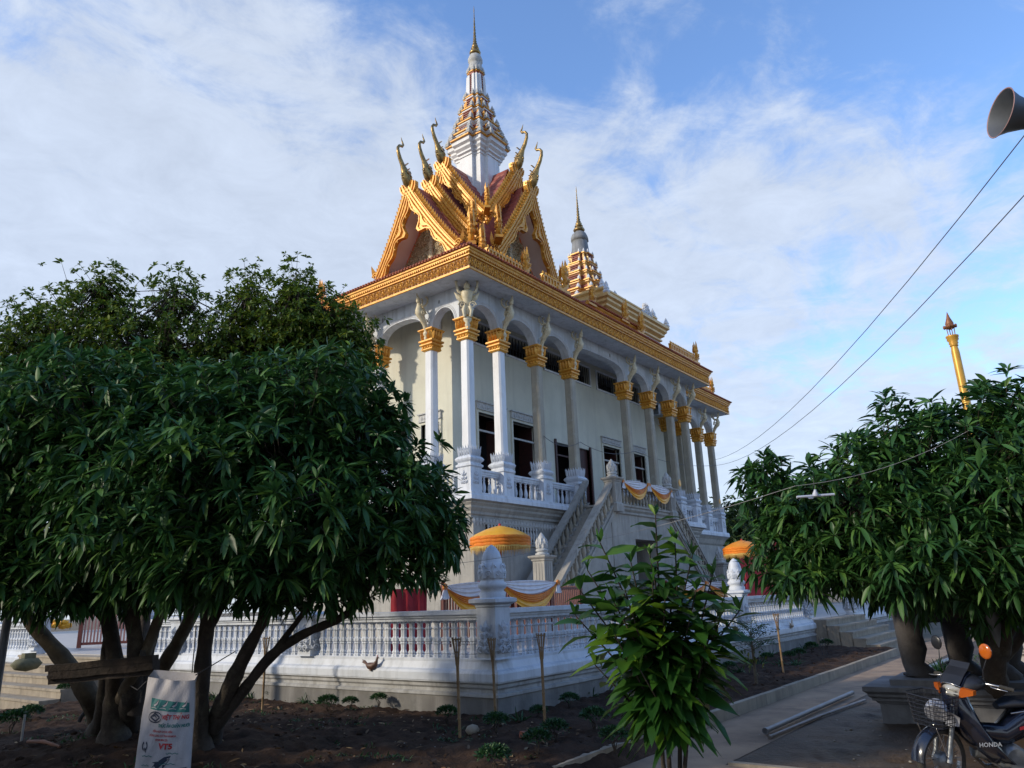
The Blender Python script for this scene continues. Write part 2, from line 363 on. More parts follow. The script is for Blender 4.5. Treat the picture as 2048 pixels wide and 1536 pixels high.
for i, (x, y) in enumerate([(x, 14.0) for x in cols]+[(16.4, y) for y in lcols]+wcols):
    white = (y == 14.0 and i < 2) or x == 16.4
    src = colA if white else colB
    if (white and firstA) or (not white and firstB):
        o = src; firstA = firstA and not white; firstB = firstB and white
    else: o = copy_tree(src, parent=temple)
    o.location = Vector((x, y, 0))+TO
# arcade wall over the columns
def bay(mb, tr, xa, xc, rise, ex, Mx, z0=10.06, zt=11.2, th=.16, cw=.19, n=20):
    x0, x1 = xa+cw, xc-cw; cxm = (x0+x1)/2; R = (x1-x0)/2
    t = np.linspace(PI, 0, n); cu = np.sign(np.cos(t))*np.abs(np.cos(t))**(2/ex)*R+cxm; cz = z0+rise*np.abs(np.sin(t))**(2/ex)
    xs = np.concatenate([[xa], cu, [xc]]); zs = np.concatenate([[z0], cz, [z0]])
    k = len(xs); V = []
    for yy in (-th, th):
        V += [(xs[i], yy, zs[i]) for i in range(k)]+[(xs[i], yy, zt) for i in range(k)]
    Fc = []
    for i in range(k-1):
        Fc += [(i, i+1, k+i+1, k+i), (2*k+i+1, 2*k+i, 3*k+i, 3*k+i+1), (i+1, i, 2*k+i, 2*k+i+1)]
    mb.add(V, Fc, Mx)
    for off, rr in ((.05, .018), (.10, .012)):
        s_ = (R+off)/R; P = np.column_stack([(cu-cxm)*s_+cxm, np.full(n, -th-.004), z0+(cz-z0)*(rise+off)/rise]); tr.tube(P, rr, 4, Mx, smooth=False)
aw, tr = MB(), MB()
for i in range(7):
    wd = cols[i+1]-cols[i]; wide = wd > 3
    bay(aw, tr, cols[i] if i else cols[0]-.16, cols[i+1] if i < 6 else cols[i+1]+.16, .72 if wide else min(.66, .58+.04*wd), 3.6 if wide else 2.0, T(0, Y0, 0))
lc = [14.165]+lcols
for i in range(4): bay(aw, tr, -lc[i+1], -lc[i] if i else -14.165, .60 if lc[i+1]-lc[i] < 2 else .62, 2.0 if lc[i+1]-lc[i] < 2 else 2.5, LF(X0))
bay(aw, tr, -Y1, -14.165, .6, 2.4, LF(X1-.0))
wc = [32.12, 33.2, 34.6, 36.8, 38.66]
for i in range(4): bay(aw, tr, wc[i], wc[i+1], .5 if i < 3 else .6, 2.0, T(0, WY0, 0))
tp(aw, 'arcade_wall', WHITE); tp(tr, 'arch_moulding', WHITE2)
# eaves: soffit, fascia, roof skirt
def eaves(x0, y0, x1, y1, o=1.0, z=11.2, first=True):
    s = MB(); s.rect(x0, y0, x1, y1, [(o-.38, z+.001), (o-.36, z-.03), (o+.02, z-.03)], caps=(False, False))
    s.box(x0-o+.02, y0-o+.02, z, x1+o-.02, y1+o-.02, z+.12); tp(s, 'soffit', WHITE)
    g = MB(); g.rect(x0, y0, x1, y1, [(o-.02, z-.034), (o+.03, z-.03), (o+.03, z+.03), (o-.01, z+.04), (o-.01, z+.38), (o+.05, z+.39), (o+.05, z+.43), (o+.03, z+.44), (o+.09, z+.50), (o+.09, z+.53), (o+.13, z+.56), (o+.13, z+.62)], caps=(False, True))
    def band(A, L_):
        n = int(L_/.27)
        for i in range(n):
            u = (i+.5)*L_/n
            B = A @ T(u, 0, z+.21)
            g.tube([(.095*math.cos(a), -.01, .125*math.sin(a)) for a in np.linspace(0, 2*PI, 11)], .017, 4, B, smooth=False)
            g.ball((0, -.01, .02), (.045, .035, .05), 6, B); leaf(g, B @ T(0, -.0, -.09), .07, .08, .04); g.ball((-.045, -.01, -.02), (.018, .02, .025), 4, B); g.ball((.045, -.01, -.02), (.018, .02, .025), 4, B); leaf(g, B @ T(0, 0, .05), .05, .06, .04)
            leaf(g, B @ T(.135, 0, -.15), .06, .16, .04); leaf(g, B @ T(.135, 0, .15) @ Sc(1, 1, -1), .06, .14, .04)
        n = int(L_/.09)
        for i in range(n): g.box((i+.2)*L_/n, -.085, z+.45, (i+.7)*L_/n, -.03, z+.50, A)
    band(T(x0-o, y0-o-.008, 0), x1-x0+2*o); band(LF(x0-o-.008) @ T(-(y1+o), 0, 0), y1-y0+2*o)
    band(T(x1+o+.008, 0, 0) @ Rz(PI/2) @ T(y0-o, 0, 0), y1-y0+2*o)
    tp(g, 'fascia', GOLD)
    g = MB(); g.rect(x0, y0, x1, y1, [(o-.004, z+.05), (o-.004, z+.37)], caps=(False, False)); tp(g, 'fascia_ground', GOLDDK)  # band behind the relief, painted dark for the shade in its recesses
eaves(X0, Y0, X1, Y1); eaves(WX0+.4, WY0, WX1, WY1, .9, 11.2)
def tiles(x0, y0, x1, y1, o0, z0, o1, z1, name='tiled_roof', mat=ROOFM, n=13, edge=True):
    r = MB(); pr = []
    for i in range(n):
        a, c = i/n, (i+1)/n; oa = o0+(o1-o0)*a; ocx = o0+(o1-o0)*c; za = z0+(z1-z0)*a; zc = z0+(z1-z0)*c
        pr += [(oa, za), (oa, za+.035), (ocx, zc+.0)]
    pr = [(o0-.15, z0-.02)]+pr; r.rect(x0, y0, x1, y1, pr, caps=(False, True))
    if edge:
        for A, L_ in ((T(x0-o0, y0-o0, 0), x1-x0+2*o0), (LF(x0-o0) @ T(-(y1+o0), 0, 0), y1-y0+2*o0)):
            k = int(L_/.13)
            for i in range(k): r.ball(((i+.5)*L_/k, .02, z0+.03), (.05, .08, .035), 6, A)
            for i in range(k):
                u = (i+.5)*L_/k; q = min(u, L_-u); dep = min(q, o0-o1) if q > .1 else .1; kk = dep/(o0-o1)
                r.tube([(u, .02, z0+.045), (u, dep, z0+.045+(z1-z0)*kk)], .022, 4, A, smooth=False)
    return tp(r, name, mat)
tiles(X0, Y0, X1, Y1, 1.18, 11.83, -2.0, 13.75)
tiles(WX0+.5, WY0, WX1, WY1, 1.08, 11.83, -1.2, 13.0, n=9)
# middle tier of roof between the two towers
g = MB(); g.rect(23.3, 13.6, 27.2, 20, [(0, 12.0), (0, 12.3), (.06, 12.33), (.06, 12.42), (0, 12.46), (.1, 12.56), (.1, 12.6)]); tp(g, 'upper_fascia', GOLD)
tiles(23.3, 13.6, 27.2, 20, .16, 12.61, -1.6, 13.6, n=7)
b = MB(); b.box(23.9, 15.7, 13.3, 27.0, 19.2, 14.2); tp(b, 'upper_wall', WHITE)
# naga finials and the latticed ridge strips that end in them
def make_naga(parent):
    m_ = MB()
    def plate(P, y0, y1):
        c = np.mean(P, 0); A = [(x, y0, z) for x, z in P]; B = [(x, y1, z) for x, z in P]; n = len(P)
        m_.add(A+B+[(c[0], y0*1.6, c[1]), (c[0], y1*1.6, c[1])], [(i, (i+1) % n, n+(i+1) % n, n+i) for i in range(n)]+[(2*n, (i+1) % n, i) for i in range(n)]+[(2*n+1, n+i, n+(i+1) % n) for i in range(n)])
    m_.tube([(-.42, 0, .0), (-.15, 0, .03), (.08, 0, .10), (.20, 0, .26), (.16, 0, .44), (.05, 0, .58), (.06, 0, .74), (.10, 0, .86)], [.09, .10, .12, .12, .11, .10, .07, .03], 8, flat=.75)
    for j, (x, z, w_, h, a) in enumerate(((.20, .20, .14, .20, 1.1), (.23, .36, .14, .20, .8), (.16, .50, .14, .24, .55), (.13, .62, .13, .26, .35), (.10, .74, .12, .36, .08), (.02, .60, .13, .30, -.25), (-.02, .46, .13, .26, -.45), (.02, .32, .12, .22, -.8), (-.06, .20, .12, .18, -.8))):
        for k in (-1, 1):
            leaf(m_, T(x, k*.045, z) @ Ry(a) @ Rz(0 if k < 0 else PI), w_, h, .06, .0)
    for k in (-1, 1):
        volute(m_, T(.13, k*.06, .30) @ Sc(1, -k, 1), .10, .4, n=10); volute(m_, T(.06, k*.06, .58) @ Sc(1, -k, 1), .07, .4, n=9); volute(m_, T(-.12, k*.07, .08) @ Sc(1, -k, 1), .08, .4, n=9)
    m_.box(-.45, -.12, -.12, .22, .12, -.02)
    return m_.build('naga_finial', GOLD, parent)
nag = make_naga(temple)
nspots = [(19.2, 13.7, 12.5, 0, 1), (20.75, 13.15, 12.2, 0, 1.15), (23.4, 13.55, 12.6, 0, .85), (26.0, 13.55, 12.65, 0, .95), (26.9, 13.3, 12.25, 0, 1), (32.4, 13.3, 12.3, 0, 1), (38.3, 15.0, 12.2, 0, .95),
          (18.2, 19.75, 13.4, -PI/2, .8), (15.7, 20.2, 12.15, PI/2, .9), (17.9, 15.0, 13.6, PI*1.25, 1.25), (18.35, 15.25, 14.6, PI*1.25, 1.0), (19.1, 15.2, 15.6, PI*1.25, .9), (19.2, 14.8, 14.3, PI*1.25, 1.15), (18.0, 14.6, 13.0, PI*1.25, 1.1)]
for i, (x, y, z, a, s_) in enumerate(nspots):
    o = nag if i == 0 else copy_tree(nag, parent=temple)
    o.location = Vector((x, y, z))+TO; o.rotation_euler = (0, 0, a); o.scale = (s_, s_, s_)
def strip(x0, x1, y, z):
    s = MB(); s.box(x0, y-.09, z-.2, x1, y+.09, z+.02); s.box(x0, y-.06, z+.24, x1, y+.06, z+.29); s.box(x0, y-.02, z+.02, x1, y+.02, z+.24)
    n = int((x1-x0)/.17)
    for i in range(n):
        u = x0+(i+.5)*(x1-x0)/n; s.box(u-.035, y-.07, z+.02, u+.035, y+.07, z+.24); leaf(s, T(u, y-.0, z+.29), .12, .15, .06)
    tp(s, 'ridge_strip', GOLD)
strip(17.1, 19.0, 13.7, 12.42); strip(19.4, 20.5, 13.15, 12.12); strip(29.6, 32.2, 13.3, 12.25); strip(36.0, 38.1, 15.0, 12.1)
# ---------------------------------------------------------------- tiered gables
CX, CY = 21.4, 17.45
def chofa():
    m_ = MB(); P = [(0, .12, -.25), (0, -.06, .0), (0, -.14, .2), (0, -.22, .42), (0, -.33, .62), (0, -.47, .85), (0, -.56, 1.08), (0, -.58, 1.26), (0, -.50, 1.38), (0, -.36, 1.42), (0, -.30, 1.50), (0, -.36, 1.62), (0, -.42, 1.78)]
    m_.tube(P, [.10, .20, .21, .16, .10, .085, .072, .06, .055, .06, .045, .03, .006], 8, flat=.8)
    for i in range(4): leaf(m_, T(0, .02-.07*i, .1+.2*i) @ Rz(PI) @ Rx(.5), .16, .24, .05, .08)
    for s in (-1, 1):
        for i in range(3): volute(m_, T(s*.1, -.05-.05*i, .05+.14*i) @ Rz(s*PI/2), .1, .6, n=8)
    m_.tube([(0, -.30, .5), (0, -.34, .42), (0, -.34, .30)], [.01, .008, .008], 4); m_.ball((0, -.34, .24), (.05, .05, .08), 6); m_.ball((0, -.34, .12), (.03, .03, .05), 5)
    return m_
chf = chofa().build('chofa_finial', BRASS, temple); chn = [0]
def barge(mb, za, half, hh, lean, off=0.0, wide=.44, kink=True):
    """both boards of one gable; local x across, y inward, z up"""
    for s in (-1, 1):
        n = 26; t = np.linspace(0, 1, n)
        X = half*(t**1.12)+.0; Z = za-hh*(1-(1-t)**1.08); Y = -lean*(1-t)
        P = np.stack([X, Z], 1); tg = np.gradient(P, axis=0); tg /= np.linalg.norm(tg, axis=1)[:, None]; nr = np.stack([tg[:, 1], -tg[:, 0]], 1)   # towards the inside and below
        nr = np.where((nr[:, 1] > 0)[:, None], -nr, nr)
        wv = wide*(1+.13*np.sin(t*PI*9))+(.34*np.exp(-((t-.50)/.045)**2) if kink else 0)
        prof = [(0, .10), (0, -.07), (.06, -.07), (.08, -.13), (.22, -.13), (.25, -.06), (.34, -.06), (.37, -.12), (.50, -.12), (.53, -.05), (.62, -.05), (.65, -.11), (.78, -.11), (.81, -.04), (.90, -.04), (.92, -.09), (1, -.09), (1, .08)]
        rings_ = []
        for i in range(n):
            ww = [wide*a+(wv[i]-wide)*max(0, (a-.55)/.45) for a, _ in prof]; rings_.append([(s*(X[i]+nr[i, 0]*q), Y[i]+dd+off, Z[i]+nr[i, 1]*q) for q, (a, dd) in zip(ww, prof)])
        mb.rings(rings_)
        Ln = half*1.8; k = 25
        for i in range(k):
            u = (i+.6)/k; j = u*(n-1); i0 = int(j); fr_ = j-i0; i1 = min(i0+1, n-1)
            px = X[i0]*(1-fr_)+X[i1]*fr_; pz = Z[i0]*(1-fr_)+Z[i1]*fr_; py = -lean*(1-u)+off
            ang = math.atan2(tg[i0, 1], tg[i0, 0])
            leaf(mb, T(s*px, py-.02, pz) @ Ry(s*(-ang-PI/2*0-.0)) @ Ry(-s*.45), .17, .24, .07, .02)
            nn = nr[i0]
            for q in (wide*.295, wide*.575):
                for du in (0, .5): mb.ball((s*(px+nn[0]*q+tg[i0, 0]*du*.2), py-.055, pz+nn[1]*q+tg[i0, 1]*du*.2), (.045, .04, .045), 5)
            if i % 2 == 0: mb.ball((s*(px+nn[0]*wide*1.02), py-.04, pz+nn[1]*wide*1.02), (.06, .05, .06), 5)
        # volute foot turned up
        volute(mb, T(s*(half+.02), off-.02, za-hh+.02) @ Sc(s, 1, 1), .17, .3); leaf(mb, T(s*(half+.12), off-.02, za-hh) @ Ry(s*.25), .2, .55, .1, .05)
def roof_shell(za, half, hh, yf, yb, Mx, soff=True, cut=None):
    r = MB(); n = 12
    def sec(i): t = i/n; return half*(t**1.12), za-hh*(1-(1-t)**1.08)
    for s in (-1, 1):
        for i in range(n):
            x0, z0 = sec(i); x1, z1 = sec(i+1); k = .03; ye = cut if cut and x1 > 1.35 else yb
            r.add([(s*x0, yf, z0-.02), (s*x0, ye, z0-.02), (s*x1, ye, z1+k), (s*x1, yf, z1+k), (s*x1, ye, z1-.02), (s*x1, yf, z1-.02)], [(0, 1, 2, 3), (3, 2, 4, 5)], Mx)
    sh = tp(r, 'gable_roof', MAROON)
    if soff:
        r = MB()
        for s in (-1, 1):
            P = [sec(i) for i in range(n+1)]
            r.rings([[(s*(x*.97), yf+.05, z-.10) for x, z in P], [(s*(x*.97), yf+1.2, z-.10) for x, z in P]], closed=False, M=Mx)
        tp(r, 'gable_soffit', PINK, None)
def tympanum(za, half, hh, y, Mx):
    b = MB(); b.rings([[(-half*.93, y, za-hh-.9), (half*.93, y, za-hh-.9), (half*.93, y, za-hh), (0, y, za-.12), (-half*.93, y, za-hh)], [(-half*.93, y+.1, za-hh-.9), (half*.93, y+.1, za-hh-.9), (half*.93, y+.1, za-hh), (0, y+.1, za-.12), (-half*.93, y+.1, za-hh)]], M=Mx)
    ty = tp(b, 'tympanum', SALMON)
    r = MB(); rr = random.Random(3)
    h2 = half*.80; top = za-.75; bot = za-hh+.05
    r.add([(-h2, y-.02, bot), (h2, y-.02, bot), (0, y-.02, top)], [(0, 1, 2)], Mx)
    z = bot
    while z < top-.15:
        wv = h2*(top-z)/(top-bot); x = -wv+.08
        while x < wv-.04:
            if rr.random() < .55: volute(r, Mx @ T(x, y-.03, z) @ Ry(rr.random()*6) @ Sc(rr.choice((-1, 1)), 1, 1), .07+.05*rr.random(), .4, n=8)
            else: leaf(r, Mx @ T(x, y-.03, z) @ Ry(rr.uniform(-1.2, 1.2)), .10, .2, .07, .03)
            x += .115
        z += .105
    # a standing figure in the middle
    r.lathe([(.14, 0), (.16, .2), (.09, .5), (.17, .75), (.06, .9), (.09, 1.0), (.08, 1.1), (.04, 1.2), (.005, 1.5)], 8, Mx @ T(0, y-.06, bot+.35) @ Sc(1, .6, .85))
    tp(r, 'relief', BRONZE, ty)
def gable(Mx, yb, za, half, hh, lean=.38, tym=False, kink=True, cut=None):
    g = MB(); barge(g, za, half, hh, lean, 0.0, kink=kink); bo = MB(); 
    for v in g.v: pass
    bo.v = g.v; bo.f = g.f; bo.n = g.n; bo.sm = g.sm
    A = np.array(Mx); bo.v = [v @ A[:3, :3].T+A[:3, 3] for v in bo.v]
    tp(bo, 'barge_board', GOLD)
    roof_shell(za-.03, half, hh, .06, yb, Mx, tym, cut)
    if tym: tympanum(za, half, hh, .85, Mx)
    b = MB(); b.box(-half+.25, .98 if tym else .55, za-hh-1.2, half-.25, cut or yb, za-hh+.25, Mx); tp(b, 'gable_wall', SALMON if tym else MAROON)
    global chf
    o = chf if chn[0] == 0 else copy_tree(chf, parent=temple); chn[0] += 1
    o.matrix_local = Matrix.Translation(TO) @ Mx @ T(0, -lean, za-.12)
HH = 3.15
for xp, za, hh, tym in ((17.31, 16.77, 3.15, True), (18.44, 17.52, 3.15, False), (19.17, 18.68, 3.2, False)):
    gable(T(xp+.38, CY, 0) @ Rz(-PI/2), CX-xp-.38, za, 2.07, hh, .38, tym, tym, 19.45-xp-.38)
for yp, za, hh, tym in ((14.77, 17.55, 3.5, True), (15.44, 18.66, 3.2, False)):
    gable(T(CX, yp+.36, 0), CY-yp-.36, za, 2.03, hh, .36, tym, tym)
for za, d_, hh in ((18.68, 2.0, 3.2), (17.5, 2.6, 3.15)):     # the two hidden arms of the cross
    roof_shell(za, 2.07, hh, 0, d_, T(CX, CY+d_, 0) @ Rz(PI), False) ; roof_shell(za, 2.07, hh, 0, d_, T(CX+d_, CY, 0) @ Rz(PI/2), False, .05)
# ---------------------------------------------------------------- spires
RED = [(1, .5), (.78, .5), (.78, .78), (.5, .78), (.5, 1)]
def redent():
    P = []
    for k in range(4):
        c, s = math.cos(k*PI/2), math.sin(k*PI/2)
        q = [(1, .42), (.80, .42), (.80, .80), (.42, .80), (.42, 1)]
        P += [(c*x-s*y, s*x+c*y) for x, y in q]
    return P
RP = redent(); CONV = [0, 2, 4]
def spire(cx, cy, edges, shaft, bell, brass, wmat, bmat, name='spire'):
    Mx = T(cx, cy, 0)
    s = MB(); s.plan(RP, shaft, Mx); sp = tp(s, name, wmat)
    red = bmat == MAROON; ak = 1.0 if red else .62
    for i, (z, r) in enumerate(edges):
        zn, rn = edges[i+1] if i+1 < len(edges) else (bell[0][1], bell[0][0]*1.05)
        h = zn-z; rb = rn*.92; mid = (r+rb)/2; top = i == len(edges)-2 and red
        wh, gd, bd = MB(), MB(), MB()
        wh.plan(RP, [(rb, z-.5*min(h, .6)), (mid, z-.42*min(h, .6)), (mid, z-.3*min(h, .6)), (r*.97, z-.18*min(h, .6)), (r*.97, z-.05), (r*.9, z)], Mx)
        gd.plan(RP, [(r*.96, z-.05), (r*1.03, z-.035), (r*1.03, z+.015), (r*.9, z+.03)], Mx)
        bd.plan(RP, [(rb*1.03, z), (rb*.95, zn-.2)], Mx)
        for k in range(4):
            A = Mx @ Rz(k*PI/2) @ T(0, -rb*1.0, z+.03)
            for j in range(int(h/.11)): bd.box(-.42*rb, -.03, j*.1+.05, .42*rb, 0, j*.1+.09, A)
            if i < 4 and k > 1 or k == 0: an = MB(); kbach(an, A, rb*.7, min(.45, h*.6)*ak, .06, 2); tp(an, 'relief', ORN, sp)
            for q in CONV:
                px, py = RP[k*5+q]; zz1 = zn-.2; w_ = .05 if not top else .075
                if h > .5 or not red:
                    pl = MB(); pl.rings([[(cx+px*rb*1.05+a, cy+py*rb*1.05+c_, z+.02) for a, c_ in ((-w_, -w_), (w_, -w_), (w_, w_), (-w_, w_))], [(cx+px*rb*.97+a, cy+py*rb*.97+c_, zz1) for a, c_ in ((-w_*.8, -w_*.8), (w_*.8, -w_*.8), (w_*.8, w_*.8), (-w_*.8, w_*.8))]]); tp(pl, 'pilaster', WHITE2 if top else (GOLD if red else GOLD2), sp)
                an = MB(); spike(an, cx+px*r*.95, cy+py*r*.95, z+.01, (.13*r+.05)*ak, min(.42, .26+.12*r)*ak, 0); tp(an, 'antefix', ORN if red else WHITE2, sp)
        tp(wh, 'tier_cornice', WHITE2 if red else GOLD2, sp); tp(gd, 'tier_edge', GOLD, sp); tp(bd, 'tier_panel', MAROON, sp)
    b_ = MB(); b_.lathe(bell, 16, Mx, star=.07); tp(b_, 'bell', wmat if bmat != MAROON else ORN, sp)
    b_ = MB(); b_.lathe(brass, 12, Mx); 
    for i in range(6):
        z = brass[6][1]+i*.16
        for s_ in (-1, 1): b_.tube([(s_*.02, 0, z), (s_*(.12-.012*i), 0, z-.02)], .006, 3, Mx); b_.ball((s_*(.12-.012*i), 0, z-.05), (.018, .018, .03), 4, Mx)
    tp(b_, 'spire_finial', BRASS, sp)
E1 = [(20.18, 1.17), (20.55, 1.04), (21.15, .86), (21.88, .68), (22.62, .49), (24.0, .33)]
def needle(z0, r0, z1):
    H = z1-z0; P = [(r0*.55, 0), (r0*.9, .02), (r0, .05), (r0*.9, .075), (r0*.5, .09), (r0*.45, .10), (r0*.7, .12), (r0*.72, .135), (r0*.4, .15), (r0*.55, .175), (r0*.55, .19), (r0*.3, .205), (r0*.42, .23), (r0*.25, .25), (r0*.34, .28), (r0*.2, .30)]
    for i in range(9):
        u = .33+i*.06; q = (1-u)*.36; P += [(r0*q*1.25, u), (r0*q*.75, u+.02)]
    P += [(r0*.08, .9), (.004, 1)]
    return [(r, z0+H*u) for r, u in P]
spire(CX, CY, E1, [(.86, 13.0), (.80, 19.45), (.84, 19.46), (.84, 19.55), (.92, 19.6), (.92, 19.68), (1.02, 19.78), (1.02, 19.88), (1.12, 19.96), (1.12, 20.12)],
      [(.31, 24.0), (.30, 24.45), (.27, 24.55), (.32, 24.60), (.33, 24.78), (.27, 24.95), (.16, 25.02)], needle(25.0, .26, 27.72), WHITE2, MAROON)
p2 = MB(); p2.box(29.35-2.6, CY-2.6, 12.6, 29.35+2.6, CY+2.6, 13.9); pod = tp(p2, 'tower_podium', WHITE)
p2 = MB(); p2.sq([(2.6, 13.55), (2.7, 13.6), (2.7, 13.68), (2.6, 13.72), (2.8, 13.85), (2.8, 13.95), (2.9, 14.05), (2.9, 14.15), (3.0, 14.22), (3.0, 14.36), (2.5, 14.4), (2.5, 14.7), (2.6, 14.78), (2.6, 14.85), (2.2, 14.9), (2.2, 15.1)], T(29.35, CY, 0)); tp(p2, 'podium_cornice', GOLD2, pod)
p2 = MB()
for sx in (-1, 1):
    for sy in (-1, 1):
        for k in (2.9, 2.45): spike(p2, 29.35+sx*k, CY+sy*k, 14.36 if k > 2.6 else 14.85, .2, .5); tp(p2, 'antefix', WHITE2, pod); p2 = MB()
kbach(p2, T(29.35+1.2, CY-2.7, 14.42), .8, .8, .15, 4); kbach(p2, T(29.35+1.2, CY-2.7, 14.42) @ Rz(PI), .8, .8, .15, 4)
tp(p2, 'relief', WHITE2, pod)
E2 = [(15.15, 2.0), (15.75, 1.5), (16.35, 1.12), (16.95, .88), (17.5, .72), (18.05, .58)]
spire(29.35, CY, E2, [(2.0, 14.8), (1.9, 15.1)], [(.48, 18.05), (.40, 18.88), (.38, 18.9), (.46, 18.92), (.45, 19.1), (.36, 19.3), (.2, 19.45)], needle(19.42, .30, 22.08), SLATE, SLATE)
# ---------------------------------------------------------------- bracket figures under the eaves
def kinnari():
    m_ = MB()
    m_.lathe([(.05, -.28), (.07, -.22), (.05, -.16), (.09, -.12), (.09, -.04), (.06, 0)], 8, T(0, -.04, 0))
    P = [(0, -.03, 0), (0, -.09, .18), (0, -.19, .36), (0, -.31, .48), (0, -.36, .60), (0, -.34, .72), (0, -.36, .82)]
    m_.tube(P, [.06, .07, .09, .12, .11, .08, .05], 8)
    m_.ball((0, -.38, .89), (.065, .075, .08), 8); m_.lathe([(.06, 0), (.065, .03), (.03, .08), (.035, .1), (.004, .26)], 7, T(0, -.39, .94) @ Rx(.25))
    for s in (-1, 1):
        m_.tube([(s*.08, -.33, .76), (s*.13, -.22, .74), (s*.12, -.10, .88), (s*.11, -.08, 1.02), (s*.1, -.14, 1.08), (s*.1, -.17, 1.03)], [.04, .035, .03, .025, .02, .015], 6)
        volute(m_, T(s*.09, -.27, .5) @ Rz(s*PI/2), .12, .2, n=10); volute(m_, T(s*.07, -.12, .28) @ Rz(s*PI/2), .08, .2, n=8)
    leaf(m_, T(0, -.12, .5) @ Rz(PI) @ Rx(-.2), .16, .34, .05, -.05)
    return m_
kb = kinnari().build('bracket_figure', IVORY, temple); first = True
spots = [(x, 13.80, 0) for x in cols[1:]]+[(16.2, y, -PI/2) for y in lcols]+[(x, 15.3, 0) for x in (33.2, 34.6, 36.8, 38.5)]
for x, y, a in spots:
    o = kb if first else copy_tree(kb, parent=temple); first = False
    o.location = Vector((x, y, 10.0))+TO; o.rotation_euler = (0, 0, a); o.scale = (1.05, 1.05, 1.05)
m_ = MB()
m_.lathe([(.06, -.35), (.05, -.28), (.09, -.22), (.06, -.15), (.12, -.08), (.13, 0), (.07, .04), (.09, .14), (.13, .30), (.09, .42), (.11, .50), (.16, .66), (.20, .80), (.17, .88), (.07, .92)], 10, Sc(1, .8, 1))
m_.ball((0, -.03, 1.0), (.10, .10, .11), 10); m_.lathe([(.09, 0), (.10, .03), (.05, .07), (.004, .14)], 8, T(0, -.02, 1.06)); leaf(m_, T(0, -.12, .98) @ Rx(2.4), .05, .08, .03)
for s in (-1, 1):
    m_.tube([(s*.17, 0, .82), (s*.27, -.02, .86), (s*.31, -.03, 1.0), (s*.33, -.02, 1.14)], [.055, .045, .04, .035], 7); m_.ball((s*.33, -.02, 1.17), .055, 7)
    volute(m_, T(s*.16, -.06, .40) @ Sc(s, 1, 1), .12, .3, n=12); volute(m_, T(s*.12, -.06, .22) @ Sc(s, 1, 1), .08, .3, n=10)
    leaf(m_, T(s*.13, .05, .55) @ Ry(s*.7), .18, .42, .05)
    m_.tube([(s*.08, -.06, .35), (s*.12, -.12, .2), (s*.09, -.08, .02)], [.07, .06, .05], 6)
gar = m_.build('corner_figure', IVORY, temple); gar.location = Vector((16.15, 13.75, 9.98))+TO; gar.rotation_euler = (0, 0, -PI/4); gar.scale = (1, 1, 1.02)
# stains left by old fixings on the arcade wall
p = MB()
for x, z, w_, h_ in ((25.0, 10.95, .10, .18), (20.6, 10.95, .07, .12), (29.4, 10.9, .1, .14)): p.ball((x, 13.835, z), (w_*.5, .01, h_*.5), 6)
for y, z, w_ in ((15.0, 10.9, .09), (17.6, 10.95, .12)): p.ball((16.235, y, z), (.01, w_*.5, w_*.8), 6)
tp(p, 'wall_patch', SLATE)
# ---------------------------------------------------------------- balcony railing
BALP = [(.055, 0), (.055, .05), (.03, .07), (.045, .10), (.062, .18), (.055, .27), (.028, .38), (.026, .42), (.045, .44), (.026, .46), (.03, .50), (.045, .52), (.055, .55)]
def railing(x0, x1, Mx, z=FL, n=None, mat=WHITE):
    r = MB(); r.box(x0, -.09, z+.60, x1, .09, z+.67, Mx); r.box(x0, -.065, z+.55, x1, .065, z+.60, Mx); r.box(x0, -.12, z+.67, x1, .12, z+.73, Mx)
    rl = tp(r, 'balcony_railing', mat); n = n or max(2, int(round((x1-x0)/.27)))
    proto = None
    for i in range(n):
        P = Mx @ Vector((x0+(i+.5)*(x1-x0)/n, 0, z))
        if proto is None:
            q = MB(); q.lathe(BALP, 10); q.box(-.06, -.06, 0, .06, .06, .04); proto = q.build('baluster', mat, rl); o = proto
        else: o = proto.copy(); C.objects.link(o); o.parent = rl
        o.location = P
    return rl
for i in range(7):
    if i == 3: continue
    railing(cols[i]+.25, cols[i+1]-.25, T(0, Y0, 0))
ll = [14.0]+lcols
for i in range(3): railing(-ll[i+1]+.25, -ll[i]-.25, LF(X0))
railing(32.2, 33.0, T(0, 15.5, 0)); railing(33.45, 34.35, T(0, 15.5, 0)); railing(34.85, 36.55, T(0, 15.5, 0)); railing(37.05, 38.25, T(0, 15.5, 0))
for x, z, r_ in ((31.95, 6.5, .14), (37.0, 6.5, .14)): pass
p = MB(); p.ball((30.4, 13.83, 6.35), (.14, .012, .17), 10); p.ball((38.5, 15.33, 6.35), (.15, .012, .15), 8); tp(p, 'yellow_emblem', GOLD)
# ================================================================ the double staircase
stair = thing('staircase', 'grey cement double staircase with baluster rails climbing to the temple veranda', 'staircase', (24.2, 13.0, .72))
def st(mb, name, mat, parent=None):
    o = mb.build(name, mat, parent or stair)
    if parent is None: o.location = (-24.2, -13.0, -.72)
    return o
SY0, SY1 = 12.5, 13.62
XA, XB, XL, XR = 22.1, 26.3, 17.9, 30.5; TZ = .72
b = MB(); b.box(XA-.25, SY0, TZ-.1, 23.4, SY1, FL-.35); b.box(25.0, SY0, TZ-.1, XB+.25, SY1, FL-.35); b.box(23.4, SY0, 3.55, 25.0, SY1, FL-.35)
for xa, xb in ((XL, XA-.25), (XR, XB+.25)):
    sg = 1 if xb > xa else -1
    b.rings([[(xa, y, TZ-.1), (xb, y, TZ-.1), (xb, y, FL-.35), (xa, y, TZ+.02)] for y in (SY0+.02, SY1)])
stw = st(b, 'stair_wall', CEMENT)
